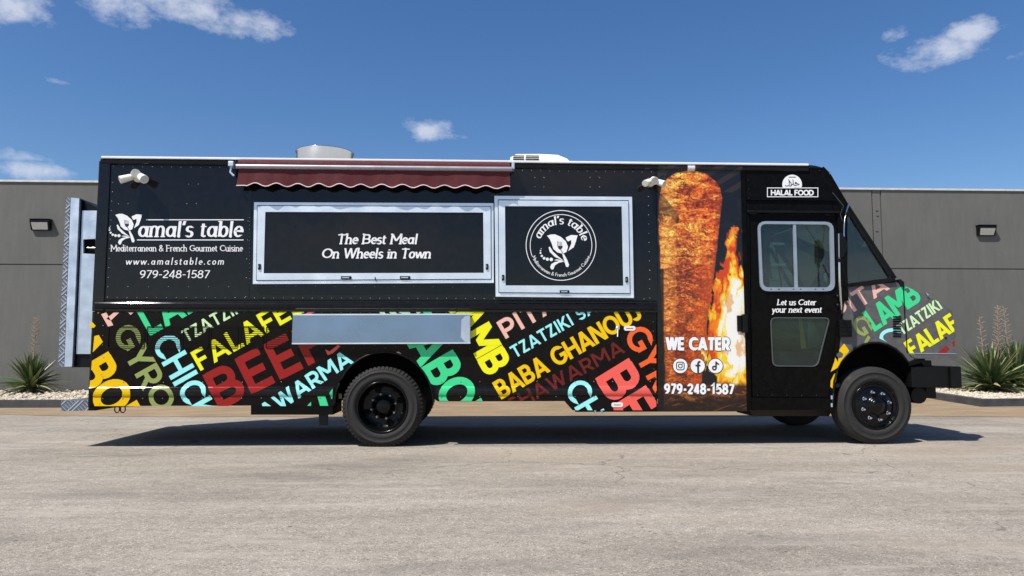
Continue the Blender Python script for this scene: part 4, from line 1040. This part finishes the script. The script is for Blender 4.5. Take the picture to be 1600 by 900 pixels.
# bumper and brackets
b0, b1 = P(1427, 590, -.0), P(1503, 590, .0)
bz_t, bz_b = P(1480, 572.5, 0).z, P(1480, 607, 0).z
MB().box(P(1486, 590).x, b1.x, .0, YF, bz_b, bz_t, .02).build('front_bumper', M['satin'], T)
MB().box(b0.x, P(1486, 590).x, .03, .2, bz_b + .01, bz_t - .005, .01).build('bumper_arm', M['satin'], T)
MB().box(b0.x, P(1486, 590).x, YF - .2, YF - .03, bz_b + .01, bz_t - .005, .01).build('bumper_arm', M['satin'], T)
plate([(1420, 562), (1455, 563), (1456, 573), (1444, 573), (1440, 567), (1420, 572)], (), .08, .06).build('fender_bracket', M['satin'], T)
c = P(1436, 618, .25); MB().tube([(c.x, .25, c.z), (c.x, .5, c.z)], .09, 14).build('air_tank', M['satin'], T)
# mirror and its arm
def pt(p, y): return P(p[0], p[1], y)
mr = MB().tube([pt((1326, 318), -.02), pt((1324, 325), -.14), pt((1319, 345), -.2), pt((1318.5, 370), -.22)], .008, 8).build('mirror_arm', M['chrome'], T)
MB().tube([pt((1301, 301), -.01), pt((1318, 322), -.12)], .006, 6).build('mirror_brace', M['satin'], T)
MB().tube([pt((1318, 322), -.12), pt((1313, 335), -.16), pt((1316, 345), -.2)], .005, 6).build('mirror_brace', M['satin'], T)
MB().tube([pt((1311, 403), -.22), pt((1312, 440), -.22), pt((1314, 478), -.2), pt((1314, 489), -.02)], .012, 8).build('mirror_post', M['chrome'], T)
MB().tube([pt((1316, 405), -.2), pt((1320, 430), -.15), pt((1321, 448), -.02)], .007, 6).build('mirror_brace', M['satin'], T)
mo = plate(rpoly([(1310.5, 364), (1315, 363), (1323, 378), (1323.5, 389), (1318, 401), (1311, 403)], 2), (), -.26, .06).build('side_mirror', M['satin'], T)
plate([(1310.2, 365), (1311.4, 365), (1312, 402), (1310.8, 402)], (), -.265, .01).build('mirror_rim', M['greyframe'], T)
MB().tube([pt((1311.5, 404), -.22), pt((1311.5, 410), -.22)], .02, 8).build('mirror_clamp', M['satin'], T)
for py in (463, 477): 
    c = P(1309, py, -.0); MB().lathe([(.02, 0), (.018, -.015), (.001, -.018)], (c.x, 0, c.z), n=12).build('door_roller', M['satin'], T)

# ------------------------------------------------------------------ wrap print: food words
SK = hplanes([(137, 487.3), (1025.5, 487.3), (1025.5, 641), (137, 641)])
SKL = hplanes([(151, 487.3), (1025.5, 487.3), (1025.5, 634.5), (137, 634.5)])
def arch_hole(x, y): return ((x - 600) / 79) ** 2 + ((y - 635) / 85) ** 2 < 1
def sk(s, S, E, h, w, m, cl_=SK, **kw):
    ln, fr = line_frame(S, E); wd_ = word()
    for ps in text_polys(s, h, ln, w * h, fr, clipto=cl_, split=True, track=.07, **kw): sk_letter(ps, m, wd_)
def word():
    e = bpy.data.objects.new('printed_word', None); col.objects.link(e); e.parent = T; e.location = -T.location; e.empty_display_size = .1; return e
def sk_letter(ps, m, wd_):
    # chop long quads so that clipping against the wheel arch stays fine
    out_ = []
    for k, qd in ps:
        cx = sum(p[0] for p in qd) / len(qd)
        if 505 < cx < 695 and len(qd) == 4:
            for i in range(6):
                a0, a1 = i / 6, (i + 1) / 6
                out_.append((k, [qd[0].lerp(qd[1], a0), qd[0].lerp(qd[1], a1), qd[3].lerp(qd[2], a1), qd[3].lerp(qd[2], a0)]))
        else: out_.append((k, qd))
    emit(out_, 'letter', M[m], wd_, follow=True, hole=arch_hole)
WG = .18
sk('FALAFEL', (313, 580), (478, 486), 33, WG, 'yellow')
sk('CHICK', (235.3, 537), (306, 663), 42, .17, 'cyan', SKL)
sk('GYRO', (174, 520), (244.5, 647), 39, .19, 'olive', SKL)
sk('ABOU', (94, 541), (181, 690), 61, .2, 'amber', SKL)
sk('LAMB', (235, 525), (361, 455), 50, .17, 'green')
sk('TZATZIKI', (291, 535.5), (389, 480.5), 20, .17, 'pale')
sk('BEEF', (343, 641), (519, 553), 61, .2, 'darkred', SKL)
sk('AWARMA', (414.6, 657), (553, 566), 25, .2, 'cyan', SKL)
sk('TABOU', (616, 504), (721, 685), 58, .2, 'green', hplanes([(137, 487.3), (1025, 487.3), (1025, 626.5), (137, 626.5)]))
sk('LAMB', (692, 468), (760, 589), 46, .21, 'yellow')
sk('PITA', (790, 530), (876, 480), 30, .2, 'pink')
sk('TZATZIKI SA', (805, 560), (934, 486), 20, .17, 'cyan')
sk('BABA GHANOUJ', (784, 624), (1005, 496.5), 30, .19, 'amber')
sk('SHAWARMA', (800, 645), (978, 550), 22.5, .18, 'brown', hplanes([(137, 487), (1025, 487), (1025, 626), (137, 626)]))
sk('GYRO', (973, 523), (1043, 650), 40, .19, 'orange')
sk('BEEF', (930, 592), (1022, 742), 62, .21, 'coral')
sk('CHICK', (880, 607), (952, 732), 39, .17, 'cyan')
def bits(pl, m):
    for p_ in pl: emit(tri_poly(p_), 'letter_fragment', M[m], T, follow=True)
bits([[(158, 491), (166, 488), (177, 508), (169, 510.5)], [(166, 498), (178, 488), (186.5, 488), (173, 501)], [(200, 488), (209, 488), (204, 492)]], 'pink')
bits([[(140, 512), (143, 502), (149.5, 509), (147, 512)], [(152, 488), (155, 488), (153, 490)]], 'amber')
bits([[(496, 619), (508, 619), (513, 634), (500, 634)], [(520, 607), (515, 614), (518, 624), (520, 620)], [(480, 634), (486, 628), (486, 634)]], 'green')
bits([[(592, 487.5), (601, 487.5), (603, 491), (595, 491)], [(608, 487.5), (618, 487.5), (621, 491), (611, 491)], [(622, 487.5), (640, 487.5), (642, 491), (630, 491)], [(650, 487.5), (658, 487.5), (653, 491)]], 'pale')
bits([[(481, 487.5), (492, 487.5), (485, 491), (477, 491)], [(508, 546), (512, 555), (520, 552), (532, 541), (528, 539), (515, 549)]], 'coral')
bits([[(701, 487), (712, 487), (713, 490.5), (705, 490.5)]], 'yellow')
bits([[(616, 551), (623, 549.5), (631, 556), (628, 556)]], 'pink')
# stickers and a drain fitting
for (px, py) in ((984, 513), (964.5, 632.5)):
    plate(rrect(px - 9, py - 3.6, px + 9, py + 3.6, 3), (), -.006, .005).build('sticker', M['white'], T)
    emit([(0, [Vector((px - 5.5, py - .4)), Vector((px + 5.5, py - .4)), Vector((px + 5.5, py + .6)), Vector((px - 5.5, py + .6))])], 'sticker_print', M['darkred'], T, y=-.0075)
c = P(965, 513); MB().lathe([(.022, 0), (.022, -.012), (.012, -.016), (.001, -.016)], (c.x, 0, c.z), n=16).build('drain_cap', M['galv'], T)
MB().tube([(c.x, -.012, c.z - .01), (c.x - .005, -.02, c.z - .09)], .007, 6).build('cap_strap', M['white'], T)
for (px, py) in ((930, 641), (940, 640)):
    c = P(px, py, .02); MB().tube([(c.x, .02, c.z + .03), (c.x, .02, c.z - .02), (c.x + .02, .02, c.z - .035)], .012, 8).build('drain_valve', M['galv'], T)
# words on the hood
HC = hplanes([(1322, 449), (1399, 441), (1488, 484), (1494, 559), (1433, 560), (1322, 640)])
def hd(s, S, E, h, w, m, cl_, **kw):
    ln, fr = line_frame(S, E); wd_ = word()
    for ps in text_polys(s, h, ln, w * h, fr, clipto=cl_, split=True, track=.07, **kw): emit(ps, 'letter', M[m], wd_, mp=lambda p, y: HP(p, y))
HCa = hplanes([(1314, 450), (1345, 447), (1400, 441), (1400, 560), (1305, 560)]); HCb = hplanes([(1330, 446), (1412, 446), (1450, 463), (1489.5, 483), (1493, 552), (1420, 559), (1330, 559)])
hd('PITA', (1311, 503), (1391, 451), 28, .2, 'pink', HCa)
hd('LAMB', (1367.5, 518), (1441, 469), 36, .19, 'green', HCb)
hd('TZATZIKI', (1410, 524), (1473.5, 481.5), 18.5, .17, 'pale', HCb)
hd('FALAF', (1427, 559), (1500, 512), 28, .2, 'yellow', HCb)
hd('G', (1328, 503), (1345, 529), 27, .2, 'olive', HCb)
hd('C', (1373, 541), (1411, 541), 28, .2, 'cyan', hplanes([(1373, 500), (1411, 500), (1411, 540), (1398, 540), (1385, 534), (1373, 535)]))
def hbits(pl, m):
    for p_ in pl: emit(tri_poly(p_), 'letter_fragment', M[m], T, mp=lambda p, y: HP(p, y))
hbits([[(1350, 535), (1356, 524), (1360.5, 527), (1354.5, 537)]], 'olive')
hbits([[(1306, 553), (1319, 536.5), (1327, 548), (1320, 559), (1314, 566), (1308, 575), (1298, 581), (1304, 564)], [(1309, 580), (1306, 596), (1301.5, 608), (1297.5, 604), (1298, 595), (1303, 585)]], 'amber')
emit([(0, [Vector(p) for p in ((1307, 553.5), (1312.5, 549), (1317.5, 553), (1316, 558), (1311, 559.5), (1308, 557))])], 'letter_fragment', M['hood'], T, y=-.003, mp=lambda p, y: HP(p, y))
hbits([[(1462.5, 560), (1463, 553), (1479, 540), (1484, 545), (1469, 559)], [(1487.5, 535), (1491.5, 532), (1492, 541), (1489, 541)]], 'darkred')

# ------------------------------------------------------------------ white lettering
def lt(s, S, E, h, w, name='lettering', m='whitev', y=-.0016, **kw):
    ln, fr = line_frame(S, E)
    if h > 12:
        wd_ = word()
        for ps in text_polys(s, h, ln, w, fr, split=True, **kw): emit(ps, 'letter', M[m], wd_, y=y)
    else:
        emit(text_polys(s, h, ln, w, fr, **kw), name, M[m], T, y=y)['kind'] = 'stuff'
def rect(x0, y0, x1, y1, k=0): return (k, [Vector((x0, y0)), Vector((x1, y0)), Vector((x1, y1)), Vector((x0, y1))])
IT = dict(slant=.16, contrast=.4, serif=True, xh=1.1)
lt("amal's table", (215, 370.5), (379, 370.5), 24.6, 4.5, slant=.12, contrast=.62, serif=True, xh=1.2)
emit([rect(228, 342.7, 381, 344.1), rect(214, 374.2, 380.5, 375.6)], 'lettering_rule', M['whitev'], T)
lt('Mediterranean & French Gourmet Cuisine', (173, 392.8), (379.5, 392.8), 10.2, 1.35, contrast=.4, serif=True, xh=1.1)
lt('www.amalstable.com', (196, 413.5), (350, 413.5), 11, 1.5, slant=.18, track=.22, contrast=.35)
lt('979-248-1587', (217, 434.6), (327, 434.6), 12.6, 1.75, slant=.14, contrast=.3)
lt('The Best Meal', (526, 381.3), (652, 381.3), 15.8, 2.9, y=-.0338, **IT)
lt('On Wheels in Town', (502, 403.6), (673, 403.6), 15.8, 2.9, y=-.0338, **IT)
lt('Let us Cater', (1214, 476.8), (1275, 476.8), 9.2, 1.7, y=.010, **IT)
lt('your next event', (1206, 488.4), (1284, 488.4), 9.6, 1.7, y=.010, **IT)
def logo(ox, oy, k, y, dark):
    m = lambda p: Vector((ox + (p[0] / 6.957 + 160 - 180.1) * k, oy + (p[1] / 6.957 + 325 - 335.8) * k))
    shapes = [[(140, 75), (175, 64), (215, 62), (270, 85), (320, 130), (340, 180), (325, 230), (290, 247), (240, 235), (200, 200), (185, 150), (165, 105)],
              [(318, 92), (370, 68), (432, 72), (415, 130), (395, 185), (342, 221), (355, 190), (372, 150), (370, 115), (342, 130), (325, 115)],
              [(155, 185), (168, 180), (195, 225), (250, 275), (302, 316), (215, 277), (165, 228)],
              [(284, 246), (297, 243), (330, 300), (350, 352), (342, 374), (322, 372), (313, 345), (300, 300)],
              [(180, 396), (170, 372), (182, 345), (215, 326), (260, 316), (310, 320), (250, 334), (215, 358), (200, 396)],
              [(205, 308), (235, 300), (270, 306), (300, 318), (250, 314)]]
    ps = [(0, q_) for s_ in shapes for _, q_ in tri_poly([m(p) for p in s_])]
    for (x, y_, r) in ((86, 198, 4), (78, 218, 7), (78, 240, 9), (90, 268, 11), (112, 290, 13), (143, 299, 15), (180, 301, 17)):
        c = m((x, y_)); ps.append(disc(c.x, c.y, r / 6.957 * k, 12))
    emit(ps, 'flower_logo', M['whitev'], T, y=y)
    fk = []
    for i in range(4): x = 236 + i * 13; fk.append([(x, 128 + i * 2), (x + 5, 128 + i * 2), (x + 9, 175), (x + 4, 175)])
    fk += [[(240, 172), (290, 172), (286, 192), (272, 206), (257, 206), (246, 192)], [(264, 204), (271, 204), (298, 246), (290, 247)]]
    emit([(0, q_) for s_ in fk for _, q_ in tri_poly([m(p) for p in s_])], 'fork_mark', M[dark], T, y=y - .0006)
M['forkgrey'] = mat('dark_print', (.02, .02, .025), .3)
logo(180.1, 335.8, 1.0, -.0016, 'forkgrey')
logo(854.7, 368.3, 1.14, -.0378, 'forkgrey')
BC = (876.6, 383.4)
ringp = lambda r, a0, a1, w: [(0, [Vector(v_) for v_ in qd]) for qd in ribbon(arc(BC[0], BC[1], r, r, a0, a1, 64), w)]
emit(ringp(54.6, 0, 360, 1.1) + ringp(48.2, -200, 20, 1.0), 'badge_ring', M['whitev'], T, y=-.0378)
def arcframe(r, a0, top=True):
    if top: return lambda u, v: (BC[0] + (r + v) * math.cos(R(a0) + u / r), BC[1] + (r + v) * math.sin(R(a0) + u / r))
    return lambda u, v: (BC[0] + (r - v) * math.cos(R(a0) - u / r), BC[1] + (r - v) * math.sin(R(a0) - u / r))
r0 = 33; emit(text_polys("amal's table", 13.2, r0 * R(151), 2.1, arcframe(r0, -163), slant=.1, contrast=.5, serif=True, xh=1.15), 'lettering', M['whitev'], T, y=-.0378)['kind'] = 'stuff'
r0 = 48.8; emit(text_polys('Mediterranean & French Gourmet Cuisine', 5.6, r0 * R(138), .75, arcframe(r0, 159, False), contrast=.3), 'lettering', M['whitev'], T, y=-.0378)['kind'] = 'stuff'
# halal sign
emit([q_ for q_ in [rect(1198.5, 293, 1278.5, 294.2), rect(1198.5, 306.8, 1278.5, 308), rect(1198.5, 294.2, 1199.7, 306.8), rect(1277.3, 294.2, 1278.5, 306.8)]], 'sign_border', M['whitev'], T)
lt('HALAL FOOD', (1204.5, 305.2), (1271.5, 305.4), 8.6, 2.0)
emit([(0, [Vector((1237.7 + 15.4 * math.cos(R(a)), 288.3 - 15.4 * math.sin(R(a)))) for a in range(-20, 201, 10)])], 'sign_disc', M['whitev'], T)
ara = [[(1226.5, 289.5), (1229, 290.8), (1233, 290), (1233.3, 285), (1232.3, 280)], [(1233.5, 282.5), (1236, 286), (1236.5, 290), (1233.5, 291)], [(1236, 290), (1239.5, 287), (1239, 280.5)],
       [(1239.5, 287), (1241, 289.6), (1244, 289.4), (1248.5, 288), (1245, 286.3), (1242.5, 286.8), (1243, 284.8), (1245, 285.3)]]
emit([(i % 2, [Vector(v_) for v_ in qd]) for i, st in enumerate(ara) for qd in ribbon(st, 1.15)] + [rect(1232.5, 276.2, 1243.5, 277.4)], 'sign_script', M['forkgrey'], T, y=-.0026)

# ------------------------------------------------------------------ printed picture panel: roasting meat and fire
PX0, PX1, PY0, PY1 = 1027.5, 1167.0, 250.0, 642.5
NXg, NYg = 210, 590
xs = np.linspace(0, 1, NXg); ys = np.linspace(0, 1, NYg)
def vnoise(X, Y, seed):
    rg = np.random.default_rng(seed); tab = rg.random((256, 256))
    xi = np.floor(X).astype(int); yi = np.floor(Y).astype(int); fx = X - xi; fy = Y - yi
    fx = fx * fx * (3 - 2 * fx); fy = fy * fy * (3 - 2 * fy)
    g_ = lambda i, j: tab[i % 256, j % 256]
    return (g_(xi, yi) * (1 - fx) + g_(xi + 1, yi) * fx) * (1 - fy) + (g_(xi, yi + 1) * (1 - fx) + g_(xi + 1, yi + 1) * fx) * fy
def fbm(X, Y, seed, o=5, g_=.55):
    r = 0; a = 1; s_ = 0
    for k in range(o): r = r + a * vnoise(X * 2 ** k, Y * 2 ** k, seed + k); s_ += a; a *= g_
    return r / s_
U, Vv = np.meshgrid(xs, ys)
# pixel positions of each grid point (measured on the photograph)
XL = 1027.5 + 0 * Vv; Xp = 1027.5 + U * (131 + 9 * Vv); Yp = PY0 + Vv * (PY1 - PY0)
def lerpc(a, b, t): return a + (b - a) * t[..., None]
def C(r, g_, b): return np.array([r, g_, b], float)
def sst(a, b, x): t_ = np.clip((x - a) / (b - a), 0, 1); return t_ * t_ * (3 - 2 * t_)
img = np.zeros(Xp.shape + (3,)) + C(20, 19, 22)
bgn = fbm(Xp / 22, Yp / 22, 5); img = lerpc(img, C(48, 44, 34), sst(.5, .75, bgn) * .6)
# diagonal brownish beams at the top
d_ = (Xp - 1075) + (Yp - 262) * 1.6; img = lerpc(img, C(72, 54, 40), (sst(0, 4, d_ % 38) - sst(14, 20, d_ % 38)) * (Yp < 300) * .6)
left = (Xp < 1040); img = lerpc(img, C(62, 66, 46), sst(.45, .6, fbm(Xp / 9, Yp / 30, 9)) * left * .8)
# spit
sp = (np.abs(Xp - 1079.5) < 5.6) & (Yp < 276); img[sp] = C(238, 240, 238)
# meat outline
yl_ = np.array([266, 270, 276, 284, 292, 305, 340, 400, 470, 530, 600, 625]); xl_ = np.array([1076, 1056, 1046, 1038, 1034, 1030, 1029, 1031, 1033, 1037, 1040, 1046])
yr_ = np.array([266, 270, 276, 284, 294, 310, 340, 400, 450, 500, 560, 620]); xr_ = np.array([1082, 1100, 1109, 1118, 1125, 1128, 1125, 1119, 1112, 1105, 1099, 1094])
wob = (fbm(Yp / 9, Xp / 200, 21) - .5) * 4
ml = np.interp(Yp, yl_, xl_) + wob; mr_ = np.interp(Yp, yr_, xr_) + wob * .8
inm = sst(-.6, .6, Xp - ml) * sst(-.6, .6, mr_ - Xp) * (Yp > 267 + wob * .5) * (1 - sst(620, 628, Yp))
q_ = np.clip((Xp - ml) / (mr_ - ml), 0, 1); dn = sst(380, 560, Yp)
cl1 = np.zeros_like(img)
base = lerpc(np.zeros_like(img) + C(238, 178, 98), C(228, 130, 54), sst(.1, .4, q_)); base = lerpc(base, C(204, 92, 34), sst(.45, .95, q_))
base = lerpc(base, C(150, 68, 34), dn * .8)
warp = fbm(Xp / 26, Yp / 14, 31) * 26
layers = fbm(Xp / 22, (Yp + warp) / 4.6, 40, 5, .62); fine = fbm(Xp / 5.5, (Yp + warp * .6) / 1.7, 47, 3, .75)
ridge = np.abs(fbm(Xp / 24, (Yp + warp * 1.2) / 9, 55, 4) - .5) * 2
base = lerpc(base, C(250, 186, 92), sst(.52, .72, layers) * (1 - .5 * dn) * .6); base = lerpc(base, C(116, 46, 18), sst(.50, .28, layers) * .7)
base = lerpc(base, C(96, 44, 24), np.exp(-((q_ - .42) / .22) ** 2) * sst(330, 420, Yp) * .6)
grain = fbm(Xp / 3.0, (Yp + warp * .4) / 1.9, 59, 2, .6)
fold = fbm(Xp / 34, (Yp + warp * 1.5) / 7, 66, 4, .6)
base = lerpc(base, C(250, 190, 108), sst(.55, .7, fold) * .5 * (1 - .6 * dn)); base = lerpc(base, C(104, 34, 14), sst(.46, .32, fold) * .6)
mod = 1 + .9 * (fine - .5) + .9 * (grain - .5) + .45 * (layers - .5)
base = base * mod[..., None] * np.array([1.0, 1.0, 1.0]); base = base + np.clip(mod[..., None] - 1.12, 0, 1) * C(120, 130, 110)
crack = np.abs(fbm(Xp / 40, (Yp + warp * 1.8) / 11, 67, 5, .6) - .5)
base = lerpc(base, C(60, 18, 10), sst(.022, .0, crack) * sst(.35, .55, fbm(Xp / 30, Yp / 20, 69)) * .9)
base = lerpc(base, C(62, 22, 16), sst(.035, .0, ridge) * .7)
redp = fbm(Xp / 20, Yp / 28, 63); base = lerpc(base, C(150, 48, 26), sst(.5, .68, redp) * .3 * sst(.25, .5, q_))
base = lerpc(base, base * .25 + C(236, 188, 112) * .75, (1 - sst(1055.0, 1057, Xp)) * (Yp > 290) * .38 * (1 - dn * .7))
edge_ = sst(.12, .0, q_) * .35 + sst(.9, 1.0, q_) * .55; base = lerpc(base, C(110, 40, 20), edge_)
base = np.clip(base * np.array([1.16, 1.02, .78]), 0, 255); img = lerpc(img, base, inm)
# glow of the fire on the meat's right side
img = lerpc(img, C(216, 92, 24), inm * sst(.5, 1, q_) * sst(340, 450, Yp) * .5)
# flames
st = fbm((Xp + (fbm(Xp / 20, Yp / 30, 70) - .5) * 30) / 6, Yp / 42, 71, 4, .6)
fl_y = np.array([352, 366, 380, 400, 430, 450, 500, 545, 580, 605, 630]); fl_l = np.array([1147, 1137, 1133, 1129, 1119, 1112, 1105, 1100, 1108, 1122, 1150])
fl = np.interp(Yp, fl_y, fl_l) + (st - .5) * 26
fr_y = np.array([352, 380, 400, 425, 440, 640]); fr = np.interp(Yp, fr_y, np.array([1153, 1151, 1151, 1160, 1175, 1180])) + (st - .5) * 14
F_ = np.minimum(Xp - fl, fr - Xp); fm = sst(-1, 2, F_) * (Yp > 355) * (1 - sst(606, 622, Yp + (st - .5) * 30))
tong = fbm((Xp + (fbm(Xp / 14, Yp / 26, 76) - .5) * 34) / 9, Yp / 60, 77, 3, .6)
heat = np.clip(F_ / 34, 0, 1) * .5 + (st - .5) * .7 + (tong - .5) * 2.2 + sst(400, 540, Yp) * .42 + sst(1128, 1158, Xp) * sst(400, 450, Yp) * .35 - sst(590, 560, Yp) * 0
fc_ = lerpc(np.zeros_like(img) + C(214, 66, 10), C(250, 132, 12), sst(.0, .3, heat)); fc_ = lerpc(fc_, C(255, 214, 40), sst(.28, .6, heat)); fc_ = lerpc(fc_, C(255, 244, 190), sst(.72, .95, heat)); fc_ = lerpc(fc_, C(255, 253, 244), sst(.95, 1.2, heat))
hole = sst(.60, .72, fbm(Xp / 12, Yp / 22, 82)) * sst(430, 470, Yp); fc_ = lerpc(fc_, C(226, 120, 20), hole * .45)
img = lerpc(img, fc_, fm)
em = sst(.6, .75, fbm(Xp / 5, Yp / 9, 90)) * (Xp > 1146) * (Yp > 352) * (Yp < 440); img = lerpc(img, C(190, 40, 20), em * (1 - fm) * .9)
tip = sst(4, 0, np.abs(Xp - 1146 - (Yp - 355) * -.3 + (st - .5) * 16)) * (Yp > 352) * (Yp < 372); img = lerpc(img, C(236, 150, 80), tip * .6)
# dark gap between meat and fire, lower part, and the logs
lg_ = sst(598, 606, Yp + (fbm(Xp / 14, Yp / 14, 95) - .5) * 14)
logc = lerpc(np.zeros_like(img) + C(70, 36, 18), C(222, 132, 46), sst(.5, .72, fbm((Xp + Yp * .6) / 16, (Yp - Xp * .2) / 4.5, 97)) * .9)
logc = lerpc(logc, C(26, 16, 14), sst(612, 632, Yp + (fbm(Xp / 8, Yp / 6, 98) - .5) * 22) * .85)
logc = lerpc(logc, C(120, 70, 34), sst(.62, .75, fbm(Xp / 22, (Yp + Xp * .35) / 2.6, 99)) * .8)
img = lerpc(img, logc, lg_)
img[(Xp < 1037) & (Yp > 420)] *= .35
img = np.clip(img, 0, 255) / 255
lin = np.where(img <= .04045, img / 12.92, ((img + .055) / 1.055) ** 2.4) * .86
GTOP = ZG + .063
pv = []
for j in range(NYg):
    a_, b_ = P(float(Xp[j, 0]), float(Yp[j, 0])), P(float(Xp[j, -1]), float(Yp[j, -1]))
    for i in range(NXg):
        p = a_.lerp(b_, xs[i]); u = (p.z - (ZG + .032)) / .031
        y = -.0022 - (.022 * math.sqrt(max(0, 1 - u * u)) ** .8 if abs(u) < 1 else 0)
        pv.append((p.x, y, min(p.z, ZT - .006)))
me = bpy.data.meshes.new('picture_panel')
idx = np.arange(NXg * NYg).reshape(NYg, NXg); qd = np.stack([idx[:-1, :-1], idx[1:, :-1], idx[1:, 1:], idx[:-1, 1:]], -1).reshape(-1, 4)
me.from_pydata(pv, [], qd.tolist()); me.update()
ca_ = me.color_attributes.new('print', 'FLOAT_COLOR', 'POINT')
ca_.data.foreach_set('color', np.concatenate([lin.reshape(-1, 3), np.ones((NXg * NYg, 1))], 1).astype(np.float32).ravel())
pm = bpy.data.materials.new('printed_picture'); t = NT(pm); at = t.n.new('ShaderNodeAttribute'); at.attribute_name = 'print'
t.l.new(at.outputs['Color'], t.b.inputs['Base Color']); t.b.inputs['Roughness'].default_value = .14
link('picture_panel', me, pm, T, label='printed picture of roasting meat on a spit beside flames')
MB().box(P(1027.6, 500).x, P(1166, 500).x, 0, .03, zb3, 1.42).build('side_panel', M['black'], T)
halfbar(P(1027, 256).x, P(1165, 256).x, ZG + .032, .031, .0195, 'roof_gutter')
# text and round marks on the picture
def outlined(s, S, E, h, w, o, y):
    ln, fr = line_frame(S, E)
    wd_ = word()
    for ps in text_polys(s, h, ln, w + o * 2, fr, split=True, track=.09): emit(ps, 'letter_outline', M['forkgrey'], wd_, y=y)
    for ps in text_polys(s, h, ln, w, fr, split=True, track=.09): emit(ps, 'letter', M['whitev'], wd_, y=y - .0022)
outlined('WE CATER', (1041, 547), (1140, 547.4), 20, 4.9, .9, -.004)
outlined('979-248-1587', (1038, 615.2), (1147, 615.6), 15.5, 3.5, .8, -.004)
for k, cx in enumerate((1063, 1090.2, 1118)):
    cy = 571.8
    emit([disc(cx, cy, 12.3, 36)], 'icon_ring', M['forkgrey'], T, y=-.004); emit([disc(cx, cy, 11.2, 36)], 'icon_disc', M['whitev'], T, y=-.0052)
    rb_ = lambda st, w: [(0, [Vector(v_) for v_ in q4]) for q4 in ribbon(st, w)]
    if k == 0: g_ = rb_(['c'] + rrect(cx - 6, cy - 6, cx + 6, cy + 6, 3.2), 1.3) + rb_(ell(cx, cy, 3, 3, 16), 1.3) + [disc(cx + 3.4, cy - 3.4, .8, 8)]
    elif k == 1: g_ = rb_([(cx + 4.2, cy - 6.6), (cx + 2, cy - 6.4), (cx + .6, cy - 4.4), (cx + .6, cy + 11)], 2.9) + [(1, [Vector(p) for p in ((cx - 3.6, cy - 2), (cx + 4.2, cy - 2), (cx + 3.8, cy + .6), (cx - 3.6, cy + .6))])]
    else: g_ = rb_([(cx + .8, cy - 7), (cx + .8, cy + 3.2)], 2.4) + [(1, q4[1]) for q4 in rb_(ell(cx - 1.8, cy + 3.2, 2.7, 2.7, 14), 2.2)] + [(2, q4[1]) for q4 in rb_([(cx + .9, cy - 6.8), (cx + 2.4, cy - 3.8), (cx + 5.6, cy - 2.6)], 2.2)]
    emit(g_, 'icon_mark', M['forkgrey'], T, y=-.0066)
